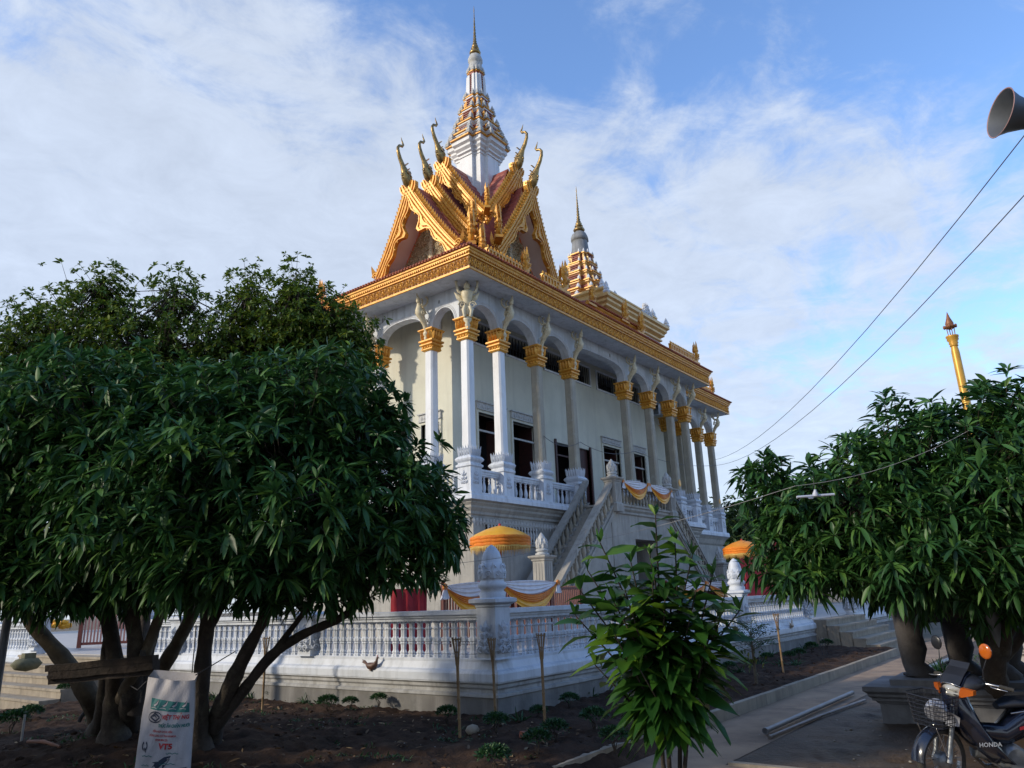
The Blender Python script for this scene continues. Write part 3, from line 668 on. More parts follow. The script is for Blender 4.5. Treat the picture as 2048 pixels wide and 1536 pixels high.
b = MB(); b.box(23.4, SY1-.2, TZ-.1, 25.0, SY1-.1, 3.55); st(b, 'passage_shade', DARKIN, stw)  # near-black sheet paints the shade under the landing
b = MB(); b.rect(XA-.1, SY0, XB+.1, SY1, [(0, FL-.348), (.06, FL-.32), (.06, FL-.27), (.02, FL-.24), (.09, FL-.17), (.09, FL-.1), (.14, FL-.07), (.14, FL-.006), (0, FL-.003)])
st(b, 'landing', CEMENT)
N = 22
for xa, xb, lowx in ((XL, XA, XL), (XR, XB, XR)):
    b = MB()
    for i in range(N):
        u0, u1 = xa+(xb-xa)*i/N, xa+(xb-xa)*(i+1)/N; z = TZ+(FL-TZ)*(i+1)/N
        b.box(min(u0, u1), SY0+.1, z-.35, max(u0, u1), SY1-.1, z-.004)
    st(b, 'steps', CEMENT)
    for yy in (SY0, SY1-.06):
        b = MB(); sl_ = (FL-TZ)/(xb-xa)
        def beam(z0_, z1_, w0, w1):
            b.rings([[(xa, yy-w0, TZ+z0_), (xa, yy+w1, TZ+z0_), (xa, yy+w1, TZ+z1_), (xa, yy-w0, TZ+z1_)], [(xb, yy-w0, FL+z0_), (xb, yy+w1, FL+z0_), (xb, yy+w1, FL+z1_), (xb, yy-w0, FL+z1_)]])
        beam(-.34, -.24, .05, .1); beam(-.24, -.08, .09, .1); beam(-.08, .06, .05, .1); beam(.06, .12, .10, .1)
        beam(.70, .78, .08, .08); beam(.78, .90, .12, .12)
        rl = st(b, 'stair_railing', CEMENT)
        proto = None; nb = 17
        for i in range(nb):
            u = (i+.6)/(nb+.2); X_ = xa+(xb-xa)*u; Z_ = TZ+(FL-TZ)*u
            if proto is None:
                q = MB(); q.lathe([(r*1.2, z*1.07) for r, z in BALP], 10); q.box(-.07, -.07, -.08, .07, .07, .05); q.box(-.065, -.065, .55, .065, .065, .72); proto = q.build('baluster', CEMCOL, rl); o = proto
            else: o = proto.copy(); C.objects.link(o); o.parent = rl
            o.location = (X_, yy, Z_+.10)
rl = MB(); rl.box(XA+.2, SY0-.08, FL+.6, XB-.2, SY0+.1, FL+.78); rl.box(XA+.2, SY0-.05, FL+.55, XB-.2, SY0+.07, FL+.6); rlo = st(rl, 'landing_railing', CEMENT)
q = MB(); q.lathe([(r*1.1, z) for r, z in BALP], 10); pr_ = q.build('baluster', CEMCOL, rlo)
for i in range(15):
    o = pr_ if i == 0 else pr_.copy()
    if i: C.objects.link(o); o.parent = rlo
    o.location = (XA+.4+i*(XB-XA-.8)/14, SY0, FL)
def bud(mb, Mx, s=1.0):
    mb.lathe([(.20, 0), (.24, .03), (.24, .08), (.17, .11), (.21, .15), (.23, .2), (.18, .24), (.15, .26)], 14, Mx @ Sc(s))
    for k in range(9):
        for j, (zz, rr, h) in enumerate(((.26, .17, .30), (.38, .17, .24))): leaf(mb, Mx @ Sc(s) @ Rz(k*2*PI/9+j*.35) @ T(0, -rr, zz) @ Rx(-.05), .13, h, .06, .0)
    mb.lathe([(.16, .25), (.19, .38), (.18, .50), (.12, .64), (.06, .74), (.01, .80)], 12, Mx @ Sc(s))
def newel(x, y, z0, z1, brick=False):
    b = MB(); h = z1-z0
    b.sq([(.24, z0), (.24, z0+.25), (.22, z0+.28), (.20, z0+.3), (.20, z1-.16), (.23, z1-.13), (.23, z1-.10), (.29, z1-.05), (.30, z1-.03), (.30, z1), (.2, z1+.02)], T(x, y, 0))
    for k in range(4):
        for j in (-1, 0, 1): b.box(-.015+j*.1, -.212, z0+.35, .015+j*.1, -.19, z1-.2, T(x, y, 0) @ Rz(k*PI/2))
    nw = st(b, 'newel', CEMENT)
    b = MB(); bud(b, T(x, y, z1), .82); st(b, 'lotus_bud', ORN, nw)
    if brick: b = MB(); b.box(x-.26, y-.26, z0+.28, x+.26, y+.26, z0+.38); st(b, 'brick_course', SALMON, nw)
newel(XA, SY0, FL-.3, FL+.85); newel(XB, SY0, FL-.3, FL+.85); newel(XL-.15, SY0, TZ, 2.85, True); newel(XR+.15, SY0, TZ, 2.85); newel(XR+.15, SY1, TZ, 2.6)
# ================================================================ ground, path, terrace floor
SOIL = M('damp_soil', (.062, .037, .025), (.028, .018, .013), 3.5, .95, 1.0, 26, dirt=(.10, .062, .04), dscale=1.6, spec=.12)
PATHM = M('old_concrete_path', (.37, .262, .175), (.24, .17, .118), 1.6, .85, .35, 16, dirt=(.13, .10, .078), dscale=1.1, spec=.25)
GROUND = M('bare_earth', (.17, .125, .085), (.10, .085, .05), .6, .95, .4, 8)
STEPM = M('worn_concrete_steps', (.34, .29, .22), (.25, .21, .16), 2.5, .9, .35, 20, streak=((.14, .12, .095), 6, .6))
MUD = M('wet_mud', (.085, .055, .033), (.045, .032, .022), 2.2, .62, 1.0, 16, dirt=(.13, .095, .06), dscale=1.6, spec=.25)
from mathutils import noise as mn
def sheet(name, mat, x0, x1, y0, y1, step, zf):
    nx, ny = int((x1-x0)/step)+1, int((y1-y0)/step)+1
    xs, ys = np.linspace(x0, x1, nx), np.linspace(y0, y1, ny)
    V = [(x, y, zf(x, y)) for y in ys for x in xs]
    Fc = [(j*nx+i, j*nx+i+1, (j+1)*nx+i+1, (j+1)*nx+i) for j in range(ny-1) for i in range(nx-1)]
    b = MB(); b.add(V, Fc, smooth=True); return b.build(name, mat)
PZ = -.2
g = MB(); g.poly([(-600, -600, PZ-.06), (900, -600, PZ-.06), (900, 900, PZ-.06), (-600, 900, PZ-.06)]); struct(g.build('ground', GROUND))
def clod(x, y, a=.05): return a*(mn.fractal(Vector((x*2.3, y*2.3, 0)), .7, 2.1, 6)+.5*mn.noise(Vector((x*9, y*9, 3))))+.018*mn.noise(Vector((x*28, y*28, 1)))
def bedz(x, y):
    e = min(1, max(0, (y-4.72)/.25)); mound = .26*math.exp(-((x-5.3)**2+(y-9.7)**2)/5.0)
    return PZ+.14*e+(.03+.03*min(1, max(0, (x-4)/5)))*e+mound+clod(x, y, .055)*e
sheet('garden_soil', SOIL, -2, 9.32, 4.72, 17.2, .06, bedz)['kind'] = 'structure'
sheet('garden_soil', SOIL, 9.3, 24.6, 4.98, 7.5, .07, lambda x, y: -.05+.06*(y-5)/2.4+clod(x, y, .05)*min(1, (y-4.98)/.2))['kind'] = 'structure'
sheet('mud_patch', MUD, 8.68, 30, -6, 3.79, .09, lambda x, y: PZ-.005+(.012+clod(x*.8, y*.8, .028))*min(1, max(0, min(x-8.75, 3.72-y)*2)))['kind'] = 'structure'
p = MB(); p.poly([(-12, -12, PZ+.0), (8.7, -12, PZ), (8.7, 3.75, PZ), (60, 3.75, PZ), (60, 5.1, PZ), (-12, 5.1, PZ)]); struct(p.build('path', PATHM))
k = MB()
for i in range(17): k.box(7.6+i*.98 if i else 7.0, 4.90-.0*i, PZ-.02, 7.6+(i+1)*.98-.006, 5.0, -.02+random.uniform(-.006, .006))
tag(k.build('kerb', STEPM), 'low concrete kerb between the path and the soil bed', 'kerb')
k = MB(); k.box(-1.5, 4.62, PZ-.02, 6.9, 4.72, -.06); tag(k.build('kerb', STEPM), 'low concrete kerb running behind the young broad leaved tree', 'kerb')
k = MB(); k.box(8.66, -3, PZ-.02, 8.76, 3.7, PZ+.035); tag(k.build('edging', STEPM), 'thin concrete edging strip before the muddy patch', 'kerb')
TZf = .72
g = MB(); g.slab([(9.5, 7.7), (60, 7.7), (60, 60), (9.5, 60)], -.25, TZf); struct(g.build('terrace_floor', FLOOR))
# stones and bricks in the soil
def pebble(mb, x, y, z, r):
    a = random.random()*6; mb.ball((0, 0, 0), (r, r*.8, r*.5), 6, T(x, y, z) @ Rz(a) @ Rx(jit(.4)))
sb = MB()
for i in range(520):
    x, y = random.uniform(1.5, 9.1), random.uniform(5.1, 13); pebble(sb, x, y, bedz(x, y), random.choice((.012, .018, .025, .04))*random.uniform(.7, 1.5))
for i in range(160):
    x, y = random.uniform(9.5, 24), random.uniform(5.2, 7.3); pebble(sb, x, y, -.02, random.uniform(.015, .04))
tag(sb.build('soil_clods', SOIL), None, None, kind='stuff')
sb = MB()
for i in range(110):
    x, y = random.uniform(2, 9.1), random.uniform(5.1, 12); pebble(sb, x, y, bedz(x, y)+.005, random.uniform(.006, .016))
for i in range(60):
    x, y = random.uniform(8.9, 13), random.uniform(0, 3.5); pebble(sb, x, y, PZ, random.uniform(.01, .03))
for i in range(70):
    x, y = random.uniform(5, 20), random.uniform(3.8, 4.85); pebble(sb, x, y, PZ, random.uniform(.004, .012))
tag(sb.build('pebbles', M('pale_pebbles', (.34, .32, .29), (.2, .18, .15), 8, .8)), None, None, kind='stuff')
BRICK = M('red_brick', (.40, .12, .07), (.28, .09, .055), 12, .9, .3, 40)
def gp(px, py, z=0.0): q = gnd(px, py, z); return Vector((q[0], q[1], bedz(q[0], q[1]) if q[0] < 9.3 and q[1] > 4.8 else z))
b = MB(); b.cbox((0, 0, .02), (.2, .1, .07)); o = b.build('brick', BRICK); o.location = gp(1053, 1474); o.rotation_euler = (.15, .1, .1); tag(o, 'single red brick lying on dark soil near the torches', 'brick')
b = MB(); b.ball((0, 0, .03), (.11, .08, .07), 8); o = b.build('stone', STEPM); o.location = gp(945, 1470); tag(o, 'grey stone lying on the soil beside the bamboo torch', 'stone')
# ================================================================ terrace balustrades
BAL = [(.085, 0), (.085, .04), (.060, .055), (.078, .075), (.060, .10), (.050, .12), (.056, .20), (.080, .225), (.060, .24), (.090, .262), (.090, .30), (.064, .318), (.054, .33), (.056, .43), (.078, .455), (.060, .47), (.050, .485), (.050, .53), (.080, .55), (.080, .58)]
bq = MB(); bq.lathe(BAL, 16, star=.17, smooth=False, M=Sc(1, .72, 1))
bal_me = None
LEDGE = [(0, -.4), (0, .26), (.02, .27), (.02, .31), (-.03, .33), (-.03, .37), (.0, .40), (.0, .44), (.035, .47), (.035, .485), (.05, .49), (.05, .60), (.03, .635), (-.02, .66), (-.06, .76), (-.06, .80)]
PLM = M('plinth_cement', (.20, .195, .185), (.13, .125, .12), 1.6, .9, .25, 20, streak=((.33, .32, .31), 4, .5), dirt=(.10, .10, .095), dscale=1.4)
DIRTYW = M('dirty_white_paint', (.42, .42, .42), (.30, .30, .295), 2.0, .7, .2, 20, streak=((.16, .155, .14), 6, .7), dirt=(.24, .23, .21), dscale=2.5)
def run(root, A, u0, u1, posts, m0=0, m1=0):
    """A: frame with local x along the wall, +y inward; the outer face is y = 0; m0 / m1 mitre the ends round the corner"""
    def ends(P): return [[(u0-m0*o, -o, z) for o, z in P], [(u1+m1*o, -o, z) for o, z in P]]
    w = MB(); w.rings(ends([(o+.002, z) for o, z in LEDGE if .25 <= z <= .475]+[(-.30, .475), (-.30, .25)]), M=A); w.build('plinth_moulding', DIRTYW, root)
    w = MB(); w.rings(ends([(o, z) for o, z in LEDGE if z >= .45]+[(-.30, .80), (-.30, .47)]), M=A); w.build('ledge', WHITE, root)
    u1 = u1-.3*m1
    w = MB(); w.box(u0, .0, -.45, u1, .3, .262, A); w.build('plinth', PLM, root)
    ps = sorted(posts); 
    pts = [u0]+[q for q in ps if u0 < q < u1]+[u1]
    for a, c in zip(pts[:-1], pts[1:]):
        a2 = a+.185 if a in ps else a; c2 = c-.185 if c in ps else c
        if c2-a2 < .1: continue
        r = MB(); r.box(a2, .07, 1.38, c2, .29, 1.43, A); r.box(a2, .04, 1.43, c2, .32, 1.47, A); r.box(a2, .0, 1.47, c2, .36, 1.54, A); r.box(a2, .09, .80, c2, .27, .812, A)
        rl = r.build('rail', WHITE, root)
        global bal_me
        n = int((c2-a2-.06)/.19)
        for i in range(n):
            if bal_me is None: o = bq.build('baluster', WHITE, rl); bal_me = o.data
            else: o = link('baluster', bal_me, rl)
            o.matrix_local = A @ T(a2+.03+(i+.5)*(c2-a2-.06)/n, .18, .805)
    return
def post(root, A, u, bud_=True, h=1.62, orn=True):
    p = MB(); Mx = A @ T(u, .18, 0)
    p.sq([(.20, .805), (.185, .83), (.185, h-.06), (.20, h-.04), (.20, h-.02), (.24, h), (.27, h+.02), (.27, h+.07), (.2, h+.09)], Mx); po = p.build('post', WHITE, root)
    if orn:
        k = MB()
        for q in range(4): kbach(k, Mx @ Rz(q*PI/2) @ T(0, -.19, .90), .30, .48, .07, 4)
        k.build('relief', WHITE, po)
    if bud_:
        k = MB(); z = h+.08
        k.lathe([(.20, z), (.21, z+.08), (.17, z+.12), (.22, z+.16), (.23, z+.21), (.19, z+.25), (.18, z+.29), (.20, z+.31), (.205, z+.40), (.19, z+.52), (.165, z+.53), (.16, z+.60), (.13, z+.70), (.07, z+.78), (.012, z+.82)], 20, Mx)
        for q in range(8):
            leaf(k, Mx @ Rz(q*PI/4) @ T(0, -.195, z+.3), .14, .25, .035); volute(k, Mx @ Rz(q*PI/4+.39) @ T(0, -.2, z+.37), .055, .1, n=9); volute(k, Mx @ Rz(q*PI/4) @ T(0, -.2, z+.46), .05, .1, n=8)
        k.build('lotus_bud', WHITE, po)
WX, WY = 9.26, 7.44
wl = thing('terrace_balustrade', 'white terrace balustrade on a high ledge, left of the corner post', 'balustrade', (0, 0, 0))
run(wl, LF(WX), -18.1, -WY, [-12.05, -16.65], 0, 1)
for u, bd in ((-12.05, False), (-16.65, False), (-18.1, True)): post(wl, LF(WX), u, bd, 1.50 if not bd else 1.62)
wr = thing('terrace_balustrade', 'white terrace balustrade with the corner post, along the path', 'balustrade', (0, 0, 0))
run(wr, T(0, WY, 0), WX, 25.3, [WX+.16, 14.4, 19.62, 25.1], 1, 0)
for u, bd in ((WX+.16, True), (14.4, False), (19.62, True), (25.1, False)): post(wr, T(0, WY, 0), u, bd, 1.62 if bd else 1.50)
c = MB(); c.box(WX, WY, -.45, WX+.3, WY+.3, .262)
w3 = thing('terrace_balustrade', 'white terrace balustrade on the far side of the right hand steps', 'balustrade', (0, 0, 0)); run(w3, T(0, WY, 0), 30.4, 44, [30.6, 35.5, 40]); post(w3, T(0, WY, 0), 30.6, False, 1.62); post(w3, T(0, WY, 0), 35.5, False, 1.5)
w4 = thing('terrace_balustrade', 'white terrace balustrade beyond the left hand steps', 'balustrade', (0, 0, 0)); run(w4, LF(WX), -32, -24.0, [-24.2, -28]); post(w4, LF(WX), -24.2, False, 1.62); post(w4, LF(WX), -28, False, 1.5)
# cracks: thin dark lines on the left ledge
# ================================================================ steps
def steps(name, label, A, width, n, rise, tread, z0):
    s = MB()
    for i in range(n):
        e = (n-1-i)*.0; s.box(-e, -(n-i)*tread, z0-.1, width+e, -(n-1-i)*tread+.02*(i < n-1), z0+rise*(i+1), A)
        s.box(-e-.02, -(n-i)*tread-.025, z0+rise*(i+1)-.05, width+e+.02, -(n-i)*tread+.04, z0+rise*(i+1)+.003, A)
    return tag(s.build(name, STEPM), label, 'steps')
steps('steps', 'worn concrete steps up to the terrace at the right, beyond the soil bed', T(25.3, WY, 0), 5.0, 5, .184, .36, PZ)
steps('steps', 'worn concrete steps behind the leaning trunks at the left', LF(WX) @ T(-23.9, 0, 0), 5.7, 5, .184, .40, PZ)
s = MB(); s.box(7.6, 15.5, PZ, 9.25, 18.3, PZ+.12); 
b = MB(); b.ball((0, 0, .12), (.34, .22, .16), 9); b.box(-.1, -.1, .2, .14, .1, .36); o = b.build('stone', M('mossy_stone', (.16, .15, .09), (.09, .09, .05), 6, .9, .5, 20)); o.location = gnd(52, 1338, .55); o.location.z = .535; tag(o, 'mossy stone lump with a small block on the left steps', 'stone')
# ================================================================ cloth swags on picket barriers
YCL = M('yellow_satin', (.80, .42, .02), (.72, .33, .015), 6, .35, .05, 10, spec=.6)
OCL = M('orange_satin', (.72, .25, .015), (.60, .18, .012), 6, .35, spec=.6)
WCL = M('white_satin', (.72, .71, .74), (.60, .59, .64), 6, .4, spec=.6)
PICK = M('brown_red_pickets', (.14, .032, .022), (.09, .02, .016), 8, .5)
def swag(name, label, p0, p1, drop, wdt=.22, group='cloth swags'):
    """one draped swag with knots; p0, p1 world points of the two knots"""
    p0, p1 = np.array(p0, float), np.array(p1, float); L_ = np.linalg.norm(p1-p0); ux = (p1-p0)/L_
    out = np.cross(ux, (0, 0, 1)); out /= np.linalg.norm(out)
    root = thing(name, label, 'swag', tuple(p0), group=group)
    def cloth(mat, nm, d0, d1, bulge, nf, ph=0):
        n, k = 28, nf*6; rings_ = []
        for i in range(n+1):
            t = i/n; s_ = 4*t*(1-t); row = []
            for j in range(k+1):
                v = j/k; gather = .12+.88*s_**.6; dz = -(d0+(d1-d0)*v)*s_-(v-.5)*wdt*.35*gather
                fold = math.sin(v*nf*2*PI+ph+t*1.5)*.020*gather
                row.append(ux*L_*t+np.array([0, 0, dz])+out*(bulge*s_+fold+.05))
            rings_.append(row)
        b = MB(); b.rings(rings_, closed=False, smooth=True); return b.build(nm, mat, root)
    cloth(WCL, 'white_cloth', -.02, drop*.62, .02, 5); cloth(OCL, 'orange_cloth', drop*.5, drop*.86, .07, 6, 1); cloth(YCL, 'yellow_cloth', drop*.8, drop*1.0, .10, 2, 2)
    for q, e in ((np.zeros(3), 0), (ux*L_, 1)):
        b = MB()
        for j in range(7):
            a = j*.9; b.ball(tuple(q+out*.08+np.array([0, 0, .0])+ux*.035*math.cos(a)+np.array([0, 0, .045*math.sin(a)])), (.05, .035, .03), 6)
        b.build('knot', OCL, root)
        b = MB(); rr = [[tuple(q+out*(.08+.035*math.sin(t*5))+ux*(math.cos(t)*(.03+.10*v))+np.array([0, 0, -.04-.2*v+.02*math.sin(t*7)])) for t in np.linspace(0, 2*PI, 14)[:-1]] for v in (0, .3, .6, 1)]
        b.rings(rr, smooth=True, caps=(True, True)); b.build('cloth_tail', WCL, root)
    return root
def fence(label, x0, x1, y, h=1.25, z=TZf, group='red picket barriers'):
    root = thing('picket_barrier', label, 'fence', (x0, y, z), group=group); L_ = x1-x0
    b = MB(); b.box(0, -.02, .12, L_, .02, .17); b.box(0, -.02, h-.08, L_, .02, h-.03); b.build('rail', PICK, root)
    b = MB(); n = int(L_/.085)
    for i in range(n): b.box((i+.2)*L_/n, -.016, .05, (i+.6)*L_/n, .016, h)
    b.build('pickets', PICK, root)
    for u in (0, L_/2, L_): b = MB(); b.box(u-.04, -.04, 0, u+.04, .04, h+.06); b.ball((u, 0, h+.09), .05, 8); b.build('post', PICK, root)
    return root
fence('red brown picket barrier under the swag, left of the stair pillar', 11.95, 14.3, 11.0)
fence('red brown picket barrier under the swag, beside the stair pillar', 14.5, 17.3, 11.0)
fence('red brown picket barrier at the right, beyond the small feathery tree', 22.4, 29.4, 11.0)
swag('cloth_swag', 'white and yellow swag hanging left of the corner post', (11.85, 10.93, 1.98), (13.62, 10.93, 2.05), .60)
swag('cloth_swag', 'white and yellow swag hanging right of the corner post', (13.72, 10.93, 2.05), (16.05, 10.93, 2.05), .62)
swag('cloth_swag', 'white and yellow swag behind the far lotus post', (22.6, 10.93, 1.95), (25.2, 10.93, 2.0), .5)
swag('cloth_swag', 'white and yellow swag ending by the red cloth at right', (25.3, 10.93, 1.98), (28.0, 10.93, 2.0), .5)
swag('cloth_swag', 'orange and white swag on the landing rail, left of two', (22.45, 12.36, 5.44), (24.3, 12.36, 5.50), .56)
swag('cloth_swag', 'orange and white swag on the landing rail, right of two', (24.4, 12.36, 5.50), (26.15, 12.36, 5.44), .56)
# leaning gate at the far left and gathered cloth
gt = thing('picket_gate', 'red brown slatted gate standing on the terrace behind the left trunks', 'gate', (11.2, 25.9, TZf), -.75)
b = MB(); b.box(0, -.03, 0, .12, .03, 1.3); b.box(1.9, -.03, 0, 2.02, .03, 1.3); b.box(.1, -.02, .08, 1.9, .02, .16); b.box(.1, -.02, 1.15, 1.9, .02, 1.23); b.build('gate_frame', PICK, gt)
b = MB()
for i in range(18): b.box(.16+i*.098, -.012, .1, .205+i*.098, .012, 1.2)
b.build('pickets', M('pinkish_slats', (.33, .17, .15), (.25, .11, .10), 6, .6), gt)
def bunch(p, label, s=.25):
    b = MB()
    for j in range(9): b.ball((jit(s*.5), jit(s*.3), jit(s*.25)), (s*.35, s*.25, s*.16), 7)
    o = b.build('cloth_bunch', YCL); o.location = p; return tag(o, label, 'cloth')
bunch((10.1, 24.6, 1.45), 'bunched yellow cloth tied at the left gate', .4)
bunch((30.75, 7.3, 1.66), 'bunched yellow cloth tied over the white post by the right steps', .34)
# red banner cloth and blue red items behind the right wall and the left tree
REDC = M('red_cloth', (.42, .02, .03), (.30, .012, .02), 4, .6)
def banner(p, w_, h_, rz, label, mat=REDC):
    b = MB(); n = 14; b.rings([[(w_*(i/n-.5), .04*math.sin(i*1.4+z*2), z) for i in range(n+1)] for z in (0, h_*.3, h_*.6, h_)], closed=False, smooth=True)
    o = b.build('red_curtain', mat); o.location = p; o.rotation_euler = (0, 0, rz); return tag(o, label, 'curtain')
banner((27.2, 9.2, TZf), 2.6, 2.6, -.6, 'red cloth curtain behind the wall, half hidden by the right canopy')
banner((11.35, 11.4, TZf), .75, 1.25, -.6, 'red cloth showing under the leaves left of the first swag')
# ================================================================ ceremonial umbrellas
def umbrella(loc, label, r=.62, h=3.2, main=YCL, sh=2.0):
    root = thing('ceremonial_umbrella', label, 'umbrella', loc, group='fringed ceremonial umbrellas')
    n = 40; a = np.arange(n)*2*PI/n; sc = 1-.02*np.abs(np.sin(a*4))
    def ring(rr, z, wob=0): return [(rr*sc[i]*math.cos(a[i]), rr*sc[i]*math.sin(a[i]), z+wob*math.sin(i*2.1)) for i in range(n)]
    b = MB(); b.rings([ring(.02, h), ring(.12, h-.02), ring(r*.5, h-.075), ring(r*.85, h-.17), ring(r, h-.235)], smooth=True, caps=(True, False)); b.build('canopy', main, root)
    b = MB()
    for k in range(3): z = h-.235-k*.07; b.rings([ring(r+.005, z, .006), ring(r+.03, z-.05, .01), ring(r+.005, z-.075, .006)], smooth=True, caps=(False, False))
    b.build('frill', M('orange_frill', (.80, .24, .01), (.70, .17, .01), 14, .7, .6, 60), root)
    b = MB()
    for i in range(110):
        t = i*2*PI/110; z0 = h-.44-.05*abs(math.sin(t*7)); q = MB; rr = r+.01
        b.add([((rr)*math.cos(t-.02), rr*math.sin(t-.02), h-.43), (rr*math.cos(t+.02), rr*math.sin(t+.02), h-.43), (rr*math.cos(t+jit(.02)), rr*math.sin(t), z0-.10-random.random()*.05)], [(0, 1, 2)])
    b.rings([ring(r+.012, h-.41), ring(r+.012, h-.47)], caps=(False, False)); b.build('fringe', M('gold_fringe', (.80, .52, .12), (.62, .38, .10), 30, .6), root)
    b = MB(); b.lathe([(.016, 0), (.016, h-.05), (.03, h), (.03, h+.03), (.01, h+.05)], 8); b.build('pole', REDC, root)
    b = MB(); b.lathe([(.20, 0), (.20, .05), (.04, .08), (.03, .3)], 12); b.build('stand', PICK, root)
q = at(1000, 1070, 15.6); umbrella((q[0], q[1], TZf), 'yellow fringed umbrella open in front of the grey wall', .62, 2.46)
q = at(1487, 1115, 24.0); umbrella((q[0], q[1], TZf), 'orange fringed umbrella beside the right canopy', .62, 2.55, M('orange_umbrella_cloth', (.78, .30, .02), (.7, .24, .02), 5, .5))
# ================================================================ bamboo torches
BAM = M('weathered_bamboo', (.30, .19, .09), (.20, .125, .06), 7, .6, .2, 40)
def torch(loc, h, tilt, label):
    root = thing('bamboo_torch', label, 'torch', loc, group='bamboo torches stuck in the soil'); root.rotation_euler = (tilt[0], tilt[1], random.random()*3)
    b = MB(); pr = [(.021, -.1)]
    z = 0
    while z < h*.72: pr += [(.020, z), (.025, z+.012), (.020, z+.024)]; z += .19+random.random()*.05
    pr += [(.021, h*.74)]; b.lathe(pr, 8); b.build('stem', BAM, root)
    b = MB()
    for k in range(9):
        a = k*2*PI/9; c_, s_ = math.cos(a), math.sin(a)
        b.tube([(.018*c_, .018*s_, h*.72), (.028*c_, .028*s_, h*.83), (.062*c_, .062*s_, h)], [.008, .007, .0075], 4)
    for zz, rr in ((.78, .026), (.84, .034), (.97, .060)): b.lathe([(rr, h*zz), (rr, h*zz+.014)], 10, caps=(False, False))
    b.build('split_cup', BAM, root)
for px, py, h, t, lb in [(920, 1480, 1.16, (-.03, .02), 'bamboo torch left of the corner post, its foot set lowest in the picture'), (992, 1448, 1.10, (.0, .03), 'bamboo torch standing right before the corner post'), (1091, 1468, 1.12, (.02, 0), 'bamboo torch just right of the corner post'),
      (1567, 1345, 1.15, (-.05, -.04), 'bamboo torch beside the small feathery tree'), (524, 1428, 1.14, (0, .02), 'bamboo torch seen behind the left trunks')]:
    q = gp(px, py, -.03); torch((q[0], q[1], q[2]), h+.06, t, lb)
# ================================================================ bird figurines on the ledge
def bird(loc, rz, col, label):
    mt = M('bird_glaze', col, tuple(c*.6 for c in col), 14, .5)
    root = thing('bird_figurine', label, 'figurine', loc, rz)
    b = MB(); b.tube([(-.10, 0, .10), (-.04, 0, .075), (.04, 0, .07), (.09, 0, .10), (.115, 0, .15), (.125, 0, .19)], [.02, .055, .062, .045, .024, .018], 9); b.ball((.135, 0, .205), (.026, .02, .02), 7); b.tube([(.155, 0, .203), (.18, 0, .197)], [.009, .002], 5); b.lathe([(.035, 0), (.03, .02)], 8); b.build('body', mt, root)
    b = MB(); [b.tube([(-.08, 0, .10), (-.14, .012*k, .14+.012*k), (-.19-.01*k, .02*k, .155+.02*k)], [.02, .014, .003], 5) for k in (-1, 0, 1)]; b.build('tail', mt, root)
    b = MB(); b.tube([(.145, 0, .225), (.13, 0, .24), (.115, 0, .225)], [.004, .009, .003], 4); b.build('comb', REDC, root)
bird((9.20, 10.15, .60), PI*1.5+.2, (.14, .07, .05), 'brown bird figurine on the ledge left of the torches')
bird((22.8, 7.36, .60), .1, (.60, .48, .36), 'cream bird figurine on the ledge near the right steps')
# rebar stand, pipes
rb = MB(); 
for dx_ in (0, .35, .7): rb.tube([(dx_, 0, 0), (dx_-.1, .1, 1.05)], .012, 5)
for z in (.75, .95): rb.tube([(-.08, .07, z), (.62, .07, z)], .010, 5)
o = rb.build('rebar_stand', IRON); q = gnd(1728, 1318, PZ); o.location = (q[0]-1.5, q[1]+.6, PZ); o.scale = (.62, .62, .62); tag(o, 'thin iron rod stand on the path end before the right steps', 'stand')
PVC = M('grey_plastic_pipe', (.17, .17, .18), (.11, .11, .115), 3, .4)
def pipe(P, r, label, mat=PVC): b = MB(); b.tube(P, r, 10); b.tube([P[0], np.array(P[0])+(np.array(P[1])-np.array(P[0]))*.03], r*1.25, 10); return tag(b.build('pipe', mat), label, 'pipe', None)
z = PZ+.06
a1, a2 = gnd(1348+10, 1480, z), gnd(1705, 1385, z); pipe([gnd(1530, 1462, z), gnd(1620, 1422, z), a2], .034, 'thick grey plastic pipe lying along the path edge')
pipe([gnd(1538, 1474, z-.03), gnd(1640, 1432, z-.03), gnd(1730, 1400, z-.03)], .02, 'thin pale plastic pipe lying beside the thicker grey one', M('pale_plastic_pipe', (.24, .20, .185), (.17, .145, .13), 4, .5))
pipe([gnd(1835, 1345, z), gnd(1900, 1318, z)], .05, 'grey pipe stub seen between the statue leg and the strap leaved plant')
